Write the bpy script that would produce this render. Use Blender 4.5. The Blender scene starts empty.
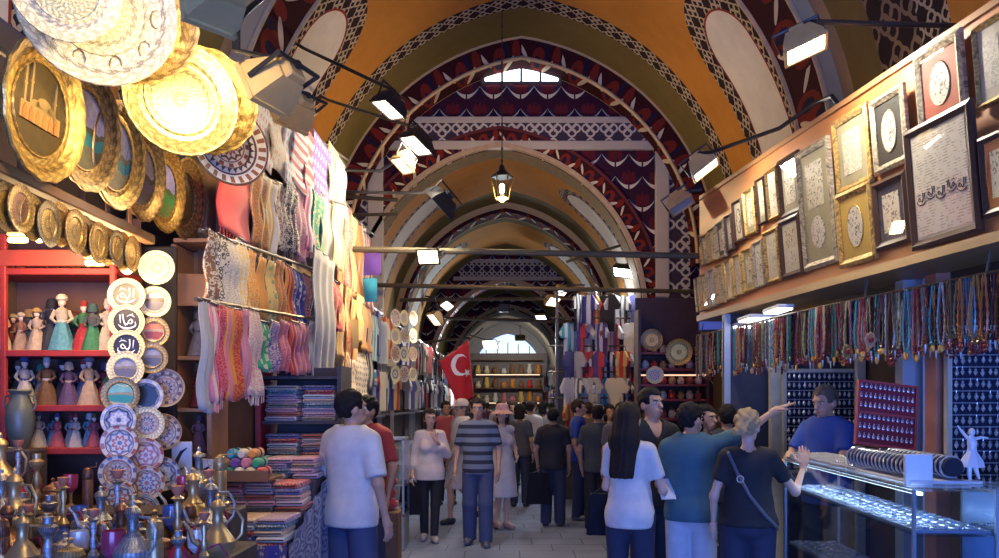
import bpy, bmesh, math, random
import numpy as np
from mathutils import Vector, Matrix, Euler
random.seed(7)
SC = bpy.context.scene
COL = SC.collection
PI = math.pi
# the street: camera at the origin looking along +Y, eye height 1.72 m
FPX, VX, VY, EYE = 800.0, 507.0, 402.0, 1.72
def at(px, py, Y):
    return Vector(((px - VX) * Y / FPX, Y, EYE + (VY - py) * Y / FPX))
def U(a, b): return random.uniform(a, b)

ORD = ['zeroth','first','second','third','fourth','fifth','sixth','seventh','eighth','ninth','tenth','eleventh','twelfth','thirteenth',
       'fourteenth','fifteenth','sixteenth','seventeenth','eighteenth','nineteenth']
TENS = {20:'twent',30:'thirt',40:'fort',50:'fift',60:'sixt',70:'sevent',80:'eight',90:'ninet'}
def ordw(n):
    if n < 20: return ORD[n]
    if n >= 100: return 'hundredth' if n == 100 else 'hundred-and-' + ordw(n - 100)
    t, r = n // 10 * 10, n % 10
    return TENS[t] + ('ieth' if r == 0 else 'y-' + ORD[r])

def T(o, label, cat, group=None, kind=None):
    o['label'] = label; o['category'] = cat
    if group: o['group'] = group
    if kind: o['kind'] = kind
    return o
def S(o):
    o['kind'] = 'structure'; return o
def empty(name, loc=(0,0,0), rz=0, M=None):
    o = bpy.data.objects.new(name, None); COL.objects.link(o)
    o.empty_display_size = .05
    if M is not None: o.matrix_world = M
    else: o.location = loc; o.rotation_euler = (0, 0, rz)
    return o
KIDS = {}
def copy_tree(o, parent=None):
    c = o.copy(); COL.objects.link(c)
    if parent is not None: c.parent = parent; KIDS.setdefault(parent.name, []).append(c)
    for ch in list(KIDS.get(o.name, [])): copy_tree(ch, c)
    return c

class MB:
    def __init__(s): s.v = []; s.f = []; s.m = []; s.uv = []
    def add(s, vs, fs, M=None, mi=0, uvs=None):
        b = len(s.v)
        if M is not None: vs = [M @ Vector(p) for p in vs]
        s.v += [tuple(p) for p in vs]
        for k, f in enumerate(fs):
            s.f.append(tuple(b + i for i in f)); s.m.append(mi)
            s.uv.append([uvs[i] for i in f] if uvs else None)
        return s
    def box(s, c, d, M=None, mi=0, b=0):
        cx, cy, cz = c; x, y, z = d[0]/2, d[1]/2, d[2]/2
        if b <= 0:
            vs = [(cx+i*x, cy+j*y, cz+k*z) for i in (-1,1) for j in (-1,1) for k in (-1,1)]
            return s.add(vs, [(0,1,3,2),(4,6,7,5),(0,4,5,1),(2,3,7,6),(0,2,6,4),(1,5,7,3)], M, mi)
        b = min(b, x*.95, y*.95, z*.95)
        bm = bmesh.new()
        for i in (-1,1):
            for j in (-1,1):
                for k in (-1,1):
                    for t in ((b,b,0),(b,0,b),(0,b,b)):
                        bm.verts.new((cx+i*(x-t[0]), cy+j*(y-t[1]), cz+k*(z-t[2])))
        bmesh.ops.convex_hull(bm, input=bm.verts)
        bm.normal_update(); bm.verts.index_update()
        vs = [v.co.copy() for v in bm.verts]; fs = [tuple(v.index for v in f.verts) for f in bm.faces]
        bm.free()
        return s.add(vs, fs, M, mi)
    def tube(s, path, r, n=8, M=None, mi=0, cap=True, closed=False):
        P = [Vector(p) for p in path]; L = len(P)
        R = r if isinstance(r, (list, tuple)) else [r]*L
        vs = []; prev = None
        for i, p in enumerate(P):
            if closed: d = P[(i+1) % L] - P[i-1]
            else: d = P[min(i+1, L-1)] - P[max(i-1, 0)]
            if d.length < 1e-9: d = Vector((0,0,1))
            d.normalize()
            if prev is None:
                a = Vector((0,0,1)) if abs(d.z) < .9 else Vector((1,0,0))
                u = d.cross(a).normalized()
            else:
                u = prev - d * prev.dot(d)
                u = u.normalized() if u.length > 1e-6 else d.orthogonal().normalized()
            prev = u; w = d.cross(u)
            for k in range(n):
                t = 2*PI*k/n; vs.append(p + (u*math.cos(t) + w*math.sin(t))*R[i])
        fs = []
        for i in range(L if closed else L-1):
            j = (i+1) % L
            for k in range(n):
                k2 = (k+1) % n; fs.append((i*n+k, i*n+k2, j*n+k2, j*n+k))
        if cap and not closed:
            fs.append(tuple(range(n))[::-1]); fs.append(tuple((L-1)*n + k for k in range(n)))
        return s.add(vs, fs, M, mi)
    def lathe(s, prof, n=24, M=None, mi=0, scal=0, lobes=0, cap=True):
        vs = []; fs = []; L = len(prof)
        for i, (r, z) in enumerate(prof):
            for k in range(n):
                t = 2*PI*k/n; q = r
                if lobes and r > 0: q = r*(1 + scal*math.cos(lobes*t)*(i/(L-1)))
                vs.append((q*math.cos(t), q*math.sin(t), z))
        for i in range(L-1):
            for k in range(n):
                k2 = (k+1) % n; fs.append((i*n+k, i*n+k2, (i+1)*n+k2, (i+1)*n+k))
        if cap and prof[0][0] > 1e-4: fs.append(tuple(range(n))[::-1])
        if cap and prof[-1][0] > 1e-4: fs.append(tuple((L-1)*n+k for k in range(n)))
        return s.add(vs, fs, M, mi)
    def ell(s, c, r, nu=12, nv=8, M=None, mi=0):
        vs = []; fs = []
        for j in range(nv+1):
            a = PI*j/nv
            for i in range(nu):
                t = 2*PI*i/nu
                vs.append((c[0]+r[0]*math.sin(a)*math.cos(t), c[1]+r[1]*math.sin(a)*math.sin(t), c[2]-r[2]*math.cos(a)))
        for j in range(nv):
            for i in range(nu):
                i2 = (i+1) % nu; fs.append((j*nu+i, j*nu+i2, (j+1)*nu+i2, (j+1)*nu+i))
        return s.add(vs, fs, M, mi)
    def prism(s, poly, h, M=None, mi=0):
        """polygon in local XY extruded along local Z from 0 to h"""
        n = len(poly)
        vs = [(x, y, 0) for x, y in poly] + [(x, y, h) for x, y in poly]
        fs = [tuple(range(n))[::-1], tuple(range(n, 2*n))] + [(i, (i+1) % n, n+(i+1) % n, n+i) for i in range(n)]
        return s.add(vs, fs, M, mi)
    def grid(s, fn, nu, nv, M=None, mi=0, uvf=None):
        """fn(u, v) -> point, u and v in 0..1"""
        vs = []; uv = []
        for j in range(nv+1):
            for i in range(nu+1):
                u, v = i/nu, j/nv; vs.append(fn(u, v)); uv.append(uvf(u, v) if uvf else (u, v))
        fs = [(j*(nu+1)+i, j*(nu+1)+i+1, (j+1)*(nu+1)+i+1, (j+1)*(nu+1)+i) for j in range(nv) for i in range(nu)]
        return s.add(vs, fs, M, mi, uv)
    def mesh(s, name, mats, smooth=35):
        me = bpy.data.meshes.new(name); me.from_pydata(s.v, [], s.f)
        for m in (mats if isinstance(mats, (list, tuple)) else [mats]): me.materials.append(m)
        me.polygons.foreach_set('material_index', s.m)
        if any(u is not None for u in s.uv):
            l = me.uv_layers.new(name='UVMap'); d = []
            for f, u in zip(s.f, s.uv):
                for k in range(len(f)): d += list(u[k]) if u else [0.0, 0.0]
            l.data.foreach_set('uv', d)
        bm = bmesh.new(); bm.from_mesh(me)
        bmesh.ops.recalc_face_normals(bm, faces=bm.faces); bm.to_mesh(me); bm.free()
        if smooth:
            me.polygons.foreach_set('use_smooth', [True]*len(me.polygons))
            me.set_sharp_from_angle(angle=math.radians(smooth))
        me.update()
        return me
    def build(s, name, mats, parent=None, smooth=35, M=None):
        return link(name, s.mesh(name, mats, smooth), parent, M)
def link(name, me, parent=None, M=None):
    o = bpy.data.objects.new(name, me); COL.objects.link(o)
    if parent is not None: o.parent = parent; KIDS.setdefault(parent.name, []).append(o)
    if M is not None: o.matrix_local = M
    return o
def frame_M(pos, normal, up=(0,0,1)):
    """local Z along the normal, local Y as near to up as can be"""
    z = Vector(normal).normalized(); u = Vector(up)
    x = u.cross(z).normalized(); y = z.cross(x)
    M = Matrix((x, y, z)).transposed().to_4x4(); M.translation = Vector(pos); return M
def reloc(o, me_mat):
    """give a copied mesh object its own mesh with another material"""
    o.data = o.data.copy(); o.data.materials.clear()
    for m in (me_mat if isinstance(me_mat, (list, tuple)) else [me_mat]): o.data.materials.append(m)

# ------------------------------------------------------------------ node maths
class X:
    def __init__(s, t, o): s.t, s.o = t, o
    def _op(s, op, *b, clamp=False):
        n = s.t.nodes.new('ShaderNodeMath'); n.operation = op; n.use_clamp = clamp
        for i, a in enumerate((s,) + b):
            if isinstance(a, X): s.t.links.new(a.o, n.inputs[i])
            else: n.inputs[i].default_value = float(a)
        return X(s.t, n.outputs[0])
    def __add__(s, b): return s._op('ADD', b)
    __radd__ = __add__
    def __sub__(s, b): return s._op('SUBTRACT', b)
    def __rsub__(s, b): return s._op('MULTIPLY', -1)._op('ADD', b)
    def __mul__(s, b): return s._op('MULTIPLY', b)
    __rmul__ = __mul__
    def __truediv__(s, b): return s._op('DIVIDE', b)
    def abs(s): return s._op('ABSOLUTE')
    def fract(s): return s._op('FRACT')
    def floor(s): return s._op('FLOOR')
    def sin(s): return s._op('SINE')
    def cos(s): return s._op('COSINE')
    def sqrt(s): return s._op('SQRT')
    def pow(s, e): return s._op('POWER', e)
    def min(s, b): return s._op('MINIMUM', b)
    def max(s, b): return s._op('MAXIMUM', b)
    def atan2(s, b): return s._op("ARCTAN2", b)
    def lt(s, b): return s._op('LESS_THAN', b)
    def gt(s, b): return s._op('GREATER_THAN', b)
    def clamp(s): return s._op('ADD', 0.0, clamp=True)
def hyp(a, b): return (a*a + b*b).sqrt()

def new_mat(name):
    m = bpy.data.materials.new(name); m.use_nodes = True
    t = m.node_tree; b = t.nodes['Principled BSDF']
    return m, t, b
def coord(t, kind='Object'):
    n = t.nodes.new('ShaderNodeTexCoord'); s = t.nodes.new('ShaderNodeSeparateXYZ')
    t.links.new(n.outputs[kind], s.inputs[0])
    return [X(t, s.outputs[i]) for i in range(3)], n.outputs[kind]
def rgb(t, c):
    n = t.nodes.new('ShaderNodeRGB'); n.outputs[0].default_value = (*c[:3], 1); return n.outputs[0]
def mixc(t, f, a, b):
    n = t.nodes.new('ShaderNodeMix'); n.data_type = 'RGBA'
    if isinstance(f, X): t.links.new(f.o, n.inputs[0])
    else: n.inputs[0].default_value = f
    for s, c in ((n.inputs[6], a), (n.inputs[7], b)):
        if isinstance(c, (tuple, list)): s.default_value = (*c[:3], 1)
        else: t.links.new(c, s)
    return n.outputs[2]
def noise(t, vec, scale, detail=3, rough=.55):
    n = t.nodes.new('ShaderNodeTexNoise'); n.inputs['Scale'].default_value = scale
    n.inputs['Detail'].default_value = detail; n.inputs['Roughness'].default_value = rough
    if vec is not None: t.links.new(vec, n.inputs['Vector'])
    return X(t, n.outputs['Fac'])
def voro(t, vec, scale, feature='F1', out='Distance'):
    n = t.nodes.new('ShaderNodeTexVoronoi'); n.feature = feature; n.inputs['Scale'].default_value = scale
    if vec is not None: t.links.new(vec, n.inputs['Vector'])
    return n.outputs[out]
def bump(t, b, h, strength=.3, dist=.01):
    n = t.nodes.new('ShaderNodeBump'); n.inputs['Strength'].default_value = strength; n.inputs['Distance'].default_value = dist
    t.links.new(h.o if isinstance(h, X) else h, n.inputs['Height']); t.links.new(n.outputs[0], b.inputs['Normal'])
def scl(c, k): return tuple(min(1, max(0, x*k)) for x in c[:3])
_PM = {}
def pm(col, rough=.6, metal=0, var=.18, scale=9, bmp=0, spec=.5):
    """plain material with a little procedural wear"""
    key = (tuple(round(c, 3) for c in col), rough, metal, var, scale, bmp, spec)
    if key in _PM: return _PM[key]
    m, t, b = new_mat('surface'); _, v = coord(t)
    n = noise(t, v, scale)
    t.links.new(mixc(t, n, scl(col, 1-var*1.6), scl(col, 1+var*1.6)), b.inputs['Base Color'])
    b.inputs['Roughness'].default_value = rough; b.inputs['Metallic'].default_value = metal
    b.inputs['Specular IOR Level'].default_value = spec
    if bmp: bump(t, b, noise(t, v, scale*4), bmp)
    _PM[key] = m; return m
_EM = {}
def em(col, k):
    key = (col, k)
    if key in _EM: return _EM[key]
    m, t, b = new_mat('lit_face'); b.inputs['Base Color'].default_value = (*col, 1)
    b.inputs['Emission Color'].default_value = (*col, 1); b.inputs['Emission Strength'].default_value = k
    _EM[key] = m; return m
def glass_mat(tint=(.9,.95,1), refl=1.45, name='glass', base=.04):
    m, t, b = new_mat(name)
    out = t.nodes['Material Output']; t.nodes.remove(b)
    tr = t.nodes.new('ShaderNodeBsdfTransparent'); tr.inputs[0].default_value = (*tint, 1)
    gl = t.nodes.new('ShaderNodeBsdfGlossy'); gl.inputs['Roughness'].default_value = .03
    g = t.nodes.new('ShaderNodeNewGeometry'); dt = t.nodes.new('ShaderNodeVectorMath'); dt.operation = 'DOT_PRODUCT'
    t.links.new(g.outputs['Incoming'], dt.inputs[0]); t.links.new(g.outputs['Normal'], dt.inputs[1])
    mx = t.nodes.new('ShaderNodeMixShader')
    f = ((1 - X(t, dt.outputs['Value']).abs()).pow(5))*(1 - base) + base
    t.links.new(f.o, mx.inputs[0]); t.links.new(tr.outputs[0], mx.inputs[1]); t.links.new(gl.outputs[0], mx.inputs[2])
    t.links.new(mx.outputs[0], out.inputs[0])
    return m
def quatrefoil(t, u, v, s):
    """lattice of interlaced rings and crosses, 1 on the light line"""
    a = ((u/s).fract() - .5).abs(); c = ((v/s).fract() - .5).abs()
    l1 = (hyp(a - .24, c) - .2).abs().lt(.05); l2 = (hyp(a, c - .24) - .2).abs().lt(.05)
    l3 = ((a + c) - .5).abs().lt(.05); l4 = hyp(a, c).lt(.09)
    return l1.max(l2).max(l3).max(l4)
def leafy(t, u, v, s):
    """ogee cells: cream winged leaves, dark red petals on a deep violet ground -> colour socket"""
    row = (v/s).floor(); uu = u/s + row*.5
    a = (uu.fract() - .5); c = (v/s).fract() - .5; aa = a.abs()
    curve = c + .28 - aa*aa*1.9
    cream = curve.abs().lt((.52 - aa)*.2*(aa.gt(.03)))
    petal1 = (hyp((aa - .16)/.10, (c - .12)/.28)).lt(1); petal2 = hyp(aa/.07, (c - .16)/.3).lt(1)
    navy = hyp((aa - .36)/.1, (c + .02)/.2).lt(1)
    col = mixc(t, petal1.max(petal2), (.035,.010,.028), (.10,.014,.022))
    col = mixc(t, navy, col, (.02,.018,.06))
    col = mixc(t, cream, col, (.62,.56,.46))
    return col
def lily(t, s, w, per, half):
    """large flowers in a row along s, w runs across the band"""
    k = (s/per).floor(); a = (s/per).fract() - .5; c = w/half
    a2 = a + c*.22
    leaf = hyp((a2 - .22)/.065, (c - .25)/.55).lt(1).max(hyp((a + .33 - c*.3)/.05, (c + .3)/.45).lt(1))
    red = hyp((a + .06)/.2, (c - .1)/.8).lt(1).max(hyp((a - .36)/.1, (c + .4)/.5).lt(1))
    navy = hyp((a + .1)/.08, (c - .1)/.45).lt(1).max(hyp((a - .12)/.06, (c + .55)/.35).lt(1))
    col = mixc(t, red, (.045,.010,.012), (.18,.022,.015))
    col = mixc(t, navy, col, (.02,.015,.04))
    return mixc(t, leaf, col, (.65,.55,.38))
# ------------------------------------------------------------------ the hall
def arch(cx, w, c, zs, n=24, zb=None):
    """two-centred pointed arch -> [(x, z, s)] from the left springing to the right one; s is arc length from the crown"""
    R = w + c; p0 = math.asin(c/R); L = []
    for i in range(n+1):
        f = p0 + (PI/2 - p0)*i/n
        L.append((-c + R*math.sin(f), zs + R*math.cos(f), R*(f - p0)))
    pts = [(cx - x, z, -s) for x, z, s in L[::-1]] + [(cx + x, z, s) for x, z, s in L[1:]]
    if zb is not None:
        h = zs - zb; e = pts[-1][2]
        pts = [(pts[0][0], zb, -e - h)] + pts + [(pts[-1][0], zb, e + h)]
    return pts
def sheet(pts, ys, name, mat, uvw=None):
    mb = MB(); n = len(pts); vs = []; uv = []; fs = []
    for y in ys:
        for x, z, s in pts: vs.append((x, y, z)); uv.append((s, y))
    for j in range(len(ys)-1):
        for i in range(n-1): fs.append((j*n+i, j*n+i+1, (j+1)*n+i+1, (j+1)*n+i))
    mb.add(vs, fs, uvs=uv)
    return mb.build(name, mat, smooth=60)
def ring(inner, outer, y0, y1, name, mat):
    """solid band between two profiles of equal count, from y0 to y1; uv = (arc, across)"""
    mb = MB(); n = len(inner); vs = []; uv = []; fs = []
    for (a, b, y) in ((inner, 0, y0), (outer, 0, y0), (inner, 1, y1), (outer, 1, y1)):
        for k, (x, z, s) in enumerate(a):
            vs.append((x, y, z)); uv.append((s, z))
    for k, (x, z, s) in enumerate(inner):
        uv[k] = (s, 0.0); uv[2*n+k] = (s, y1 - y0); uv[n+k] = (s, -math.dist((x, z), outer[k][:2])); uv[3*n+k] = (s, 9)
    for i in range(n-1):
        fs += [(i, i+1, n+i+1, n+i), (i, 2*n+i, 2*n+i+1, i+1), (2*n+i, 3*n+i, 3*n+i+1, 2*n+i+1), (n+i, n+i+1, 3*n+i+1, 3*n+i)]
    mb.add(vs, fs, uvs=uv)
    return mb.build(name, mat, smooth=40)

ORANGE, OLIVE, PANEL, TAN, DARK, CREAM = (.60,.27,.05), (.19,.145,.05), (.8,.77,.68), (.55,.4,.2), (.03,.018,.02), (.52,.44,.33)
def vault_mat(segs, panels, border, orn=.16):
    """segs: [(y0, y1, colour or 'orn')] along the street; panels: stadium fields (yc, s0, half width)"""
    m, t, b = new_mat('painted_vault'); (u, v, _), vec = coord(t, 'UV'); _, ov = coord(t, 'Object')
    q = quatrefoil(t, u, v, orn)
    oc = mixc(t, q, DARK, CREAM)
    col = rgb(t, ORANGE)
    for y0, y1, c in segs:
        f = v.gt(y0)*v.lt(y1)
        col = mixc(t, f, col, oc if c == 'orn' else (mixc(t, quatrefoil(t, u, v, .36), DARK, (.28,.2,.13)) if c == 'big' else c))
    for yc, s0, hw in panels:
        a = u.abs()
        d = hyp((s0 - a).max(0), (v - yc).abs())
        col = mixc(t, d.lt(hw + border), col, oc)
        col = mixc(t, d.lt(hw + .03), col, (.3,.05,.03))
        col = mixc(t, d.lt(hw), col, PANEL)
    n = noise(t, ov, .9, 5); n2 = noise(t, ov, 6, 3)
    k = n*.7 + n2*.3
    dirt = t.nodes.new('ShaderNodeMix'); dirt.data_type = 'RGBA'; dirt.blend_type = 'MULTIPLY'; dirt.inputs[0].default_value = 1
    t.links.new(col, dirt.inputs[6]); t.links.new(mixc(t, k, (.55,.52,.48), (1.25,1.2,1.15)), dirt.inputs[7])
    t.links.new(dirt.outputs[2], b.inputs['Base Color']); b.inputs['Roughness'].default_value = .9; b.inputs['Specular IOR Level'].default_value = .15
    bump(t, b, n2, .08)
    return m
BIG = dict(cx=.23, w=3.1, c=.5, zs=3.9)
big = arch(**BIG)
near_mat = vault_mat([(12.25,12.7,OLIVE),(11.62,12.3,OLIVE),(11.28,11.64,'orn'),(8.3,8.66,TAN),(7.5,7.75,TAN),(6.95,7.5,OLIVE),(6.3,6.95,'big'),(5.9,6.3,'orn'),
                      (1.2,1.5,'orn'),(.4,1.2,OLIVE)], [(9.55,3.0,.50),(3.9,2.9,.7)], .36, .24)
S(sheet(big, [-4 + k*.5 for k in range(35)], 'ceiling', near_mat))
def lily_mat(per, half, mid, edge=TAN):
    m, t, b = new_mat('painted_arch'); (u, v, _), vec = coord(t, 'UV')
    col = lily(t, u, v - mid, per, half)
    col = mixc(t, ((v - mid).abs()).gt(half*.9), col, edge)
    t.links.new(col, b.inputs['Base Color']); b.inputs['Roughness'].default_value = .9; b.inputs['Specular IOR Level'].default_value = .1
    return m
def shrink(p, d):
    q = dict(p); q['w'] = p['w'] - d; return q
r1i, r1o = arch(**shrink(BIG, .16)), arch(**BIG)
S(ring(r1i, r1o, 7.72, 8.5, 'trim_1', lily_mat(.75, .39, .39)))
r2i = arch(**shrink(BIG, .34))
S(ring(r2i, r1o, 12.55, 13.02, 'trim_2', lily_mat(.62, .41, .065)))
# edging lines of the arches
def edge_line(prof, y, r, name):
    mb = MB(); mb.tube([(x, y, z) for x, z, s in prof], r, 6); return S(mb.build(name, pm((.6,.42,.22), .8, spec=.1)))
edge_line(r1i, 7.72, .03, 'trim_3'); edge_line(r1i, 8.5, .03, 'trim_4'); edge_line(r2i, 12.55, .03, 'trim_5')

def tympanum_mat():
    m, t, b = new_mat('painted_tympanum'); (x, y, z), vec = coord(t)
    col = leafy(t, x, z*1.2, .44)
    t.links.new(col, b.inputs['Base Color']); b.inputs['Roughness'].default_value = .9; b.inputs['Specular IOR Level'].default_value = .1
    return m
TYM = tympanum_mat()
def pierced_wall(outer, inner, y, th, name, mat):
    o = ring(inner, outer, y, y + th, name, mat); return S(o)
OPEN = dict(cx=-.12, w=2.32, c=.35, zs=3.2)
outer = arch(BIG['cx'], BIG['w'] + .05, BIG['c'], BIG['zs'], zb=0); inner = arch(**OPEN, zb=0)
pierced_wall(outer, inner, 13.0, .5, 'wall_back', TYM)
ci = arch(**shrink(OPEN, .0)); co = arch(OPEN['cx'], OPEN['w'] + .07, OPEN['c'], OPEN['zs']); cu = arch(OPEN['cx'], OPEN['w'] + .34, OPEN['c'], OPEN['zs'])
S(ring(ci, co, 12.9, 13.0, 'trim_6', pm((.42,.3,.2), .9, spec=.1)))
S(ring(co, cu, 12.94, 13.0, 'trim_7', lily_mat(.45, .18, -.06, (.12,.03,.03))))
S(sheet(arch(OPEN['cx'], OPEN['w'] - .012, OPEN['c'], OPEN['zs']), [13.0,13.26,13.5], 'trim_24', pm((.2,.14,.07), .9, spec=.1)))
def orn_mat(s=.2, axes=(0,2)):
    m, t, b = new_mat('ornament_band'); c, _ = coord(t)
    t.links.new(mixc(t, quatrefoil(t, c[axes[0]], c[axes[1]], s), (.05,.035,.06), (.5,.45,.4)), b.inputs['Base Color']); b.inputs['Roughness'].default_value = .9; b.inputs['Specular IOR Level'].default_value = .1
    return m
def bar3(name, x0, x1, y0, y1, z0, z1, mat, b=0): return MB().box(((x0+x1)/2,(y0+y1)/2,(z0+z1)/2), (x1-x0,y1-y0,z1-z0), b=b).build(name, mat)
PLASTER = pm((.46,.41,.35), .9, var=.12, scale=2, spec=.1)
zb0, zb1 = at(0,141,12.95).z, at(0,123,12.95).z
S(bar3('trim_8', -2.0, 2.58, 12.95, 13.0, zb0, zb1, orn_mat(.3)))
for k, (z0, z1) in enumerate(((zb0 - .14, zb0), (zb1, zb1 + .1))): S(bar3('trim_%d' % (9 + k), -2.0, 2.6, 12.92, 13.0, z0, z1, PLASTER, .01))
S(bar3('trim_11', 2.4, 2.62, 12.9, 13.0, 3.1, zb0 - .14, PLASTER, .01)); S(bar3('trim_12', 2.62, 2.96, 12.93, 13.0, 2.9, zb0, orn_mat(.34)))
S(bar3('trim_13', -2.25, -2.0, 12.9, 13.0, 3.0, zb0 - .14, PLASTER, .01)); S(bar3('trim_14', -2.6, -2.25, 12.93, 13.0, 3.0, zb0, orn_mat(.34)))
# the lunette window
wz0 = at(0,82,12.9).z
def lun(x): return BIG['zs'] + math.sqrt(3.2**2 - (abs(x - BIG['cx']) + .5)**2) + .12
xs = [-.36 + i*(1.19/16) for i in range(17)]
poly = [(x, wz0) for x in (xs[0], xs[-1])] + [(x, min(lun(x), wz0 + .36 - .9*(x-.23)**2*.55)) for x in xs[::-1]]
w = empty('window_1', (0,0,0)); S(w)
MB().prism(poly, .03, Matrix.Translation((0,12.99,0)) @ Matrix.Rotation(PI/2, 4, 'X')).build('window_pane', em((.86,.95,1.0), 2.6), w)
mb = MB()
for x in (-.4, -.08, .23, .54, .86): mb.box((x, 12.945, wz0 + .15), (.035, .03, .34))
mb.box((.23, 12.945, wz0), (1.3, .05, .04)); mb.build('window_bars', pm((.1,.09,.09), .5), w)

# beyond the wall: a lower vault in three bays
LOW = dict(cx=-.03, w=2.55, c=.4, zs=3.35)
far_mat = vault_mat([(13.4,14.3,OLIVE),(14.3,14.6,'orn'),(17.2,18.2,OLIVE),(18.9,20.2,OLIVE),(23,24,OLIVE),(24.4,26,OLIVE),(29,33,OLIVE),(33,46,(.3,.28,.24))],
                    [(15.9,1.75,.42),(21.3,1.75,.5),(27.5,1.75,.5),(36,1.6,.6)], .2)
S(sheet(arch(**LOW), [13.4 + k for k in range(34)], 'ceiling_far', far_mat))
def lowrib(y0, y1, d, name):
    S(ring(arch(**shrink(LOW, d)), arch(**LOW), y0, y1, name, lily_mat(.6, (y1-y0)/2 + .06, (y1-y0)/2 - .06)))
lowrib(18.2, 18.8, .22, 'trim_15')
def low_wall(y, op, name, k):
    pierced_wall(arch(LOW['cx'], LOW['w'] + .05, LOW['c'], LOW['zs'], zb=0), arch(**op, zb=0), y, .5, name, TYM)
    S(ring(arch(**op), arch(op['cx'], op['w'] + .14, op['c'], op['zs']), y - .06, y, 'trim_%d' % k, pm((.42,.3,.2), .9, spec=.1)))
O2 = dict(cx=.0, w=2.2, c=.4, zs=2.75)
low_wall(24, O2, 'wall_middle', 16); low_wall(33.5, dict(cx=.05, w=2.3, c=.4, zs=3.0), 'wall_rear', 17)
zz = at(0,270,23.9).z; S(bar3('trim_18', -1.4, 1.5, 23.9, 24, zz - .2, zz + .22, orn_mat(.3)))
for k, z in enumerate((zz - .3, zz + .22)): S(bar3('trim_%d' % (19 + k), -1.6, 1.7, 23.86, 24, z, z + .1, PLASTER))
# the far end: a daylit arch over a shop front
endw = pm((.3,.3,.32), .7)
pierced_wall(arch(LOW['cx'], LOW['w'] + .05, LOW['c'], LOW['zs'], zb=0), arch(.05, 1.9, .3, 3.45, zb=0), 46, .4, 'wall_end', endw)
ew = empty('window_2', (0,0,0)); S(ew)
pl = arch(.05, 1.88, .3, 3.45); MB().prism([(x, z) for x, z, s in pl], .03, Matrix.Translation((0,46.1,0)) @ Matrix.Rotation(PI/2, 4, 'X')).build('window_pane', em((.75,.88,1.0), .65), ew)
mb = MB()
for x in (-1.2,-.55,.05,.65,1.3): mb.box((x, 46.03, 4.3), (.05,.05,1.7 - abs(x-.05)*.35))
mb.box((.05,46.02,3.45), (3.8,.1,.12)); mb.box((.05,46.02,4.4), (3.4,.06,.06)); mb.build('window_bars', pm((.15,.16,.18), .5), ew)
S(bar3('wall_shopfront', -2.2, 2.3, 45.6, 45.8, 0, 4.5, pm((.16,.14,.15), .6)))

# side walls behind the stalls, and the floor
WALLM = pm((.085,.055,.04), .8, var=.2, scale=2)
xl, xr = BIG['cx'] - BIG['w'] - .02, BIG['cx'] + BIG['w'] + .02
S(bar3('wall_left', xl - .3, xl, -4, 13, 0, 3.95, WALLM)); S(bar3('wall_right', xr, xr + .3, -4, 13, 0, 3.95, WALLM))
S(bar3('wall_left_far', -2.9, -2.56, 13.4, 46, 0, 3.4, WALLM)); S(bar3('wall_right_far', 2.5, 2.85, 13.4, 46, 0, 3.4, WALLM))
# unseen gate walls added behind the camera to let in blue light low down
S(bar3('added_gate_lintel', -3.2, 3.7, -4.3, -4, 2.75, 7.8, WALLM)); S(bar3('added_gate_left', -3.2, -2.75, -4.3, -4, 0, 2.75, WALLM)); S(bar3('added_gate_right', 3.2, 3.7, -4.3, -4, 0, 2.75, WALLM))
def floor_mat():
    m, t, b = new_mat('stone_paving'); (x, y, z), vec = coord(t)
    r = (y/.42).floor(); jx = ((x/.62 + r*.37).fract() - .5).abs().gt(.488); jy = ((y/.42).fract() - .5).abs().gt(.485)
    n = noise(t, vec, 2.2, 5)
    col = mixc(t, n, (.12,.145,.26), (.23,.265,.41))
    col = mixc(t, jx.max(jy), col, (.08,.10,.18))
    t.links.new(col, b.inputs['Base Color']); b.inputs['Roughness'].default_value = .9; b.inputs['Specular IOR Level'].default_value = .1
    bump(t, b, noise(t, vec, 14), .12)
    return m
S(bar3('floor', -4, 4.5, -4.3, 50, -.1, 0, floor_mat()))
# ------------------------------------------------------------------ people: distance fields turned into surfaces
def v3(*a): return np.array(a, np.float32)
def d_ell(P, c, r):
    r = v3(*r); q = (P - v3(*c))/r; L = np.sqrt((q*q).sum(-1)); g = np.sqrt(((q/r)**2).sum(-1)) + 1e-6
    return L*(L - 1)/g
def d_cap(P, a, b, ra, rb, ky=1.0):
    a, b = v3(*a), v3(*b); k = v3(1, 1/ky, 1)
    P2, a2, b2 = P*k, a*k, b*k
    ba = b2 - a2; pa = P2 - a2
    h = np.clip((pa @ ba)/max(float(ba @ ba), 1e-9), 0, 1)
    d = pa - h[..., None]*ba
    return (np.sqrt((d*d).sum(-1)) - (ra + (rb - ra)*h))*(ky if ky < 1 else 1)
def smin(a, b, k):
    h = np.clip(.5 + .5*(b - a)/k, 0, 1)
    return b*(1 - h) + a*h - k*h*(1 - h)
def ev(P, prims, k=.03, grow=0):
    d = None
    for p in prims:
        e = d_ell(P, *p[1:]) if p[0] == 'e' else d_cap(P, *p[1:])
        d = e if d is None else smin(d, e, k)
    return d - grow
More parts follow.
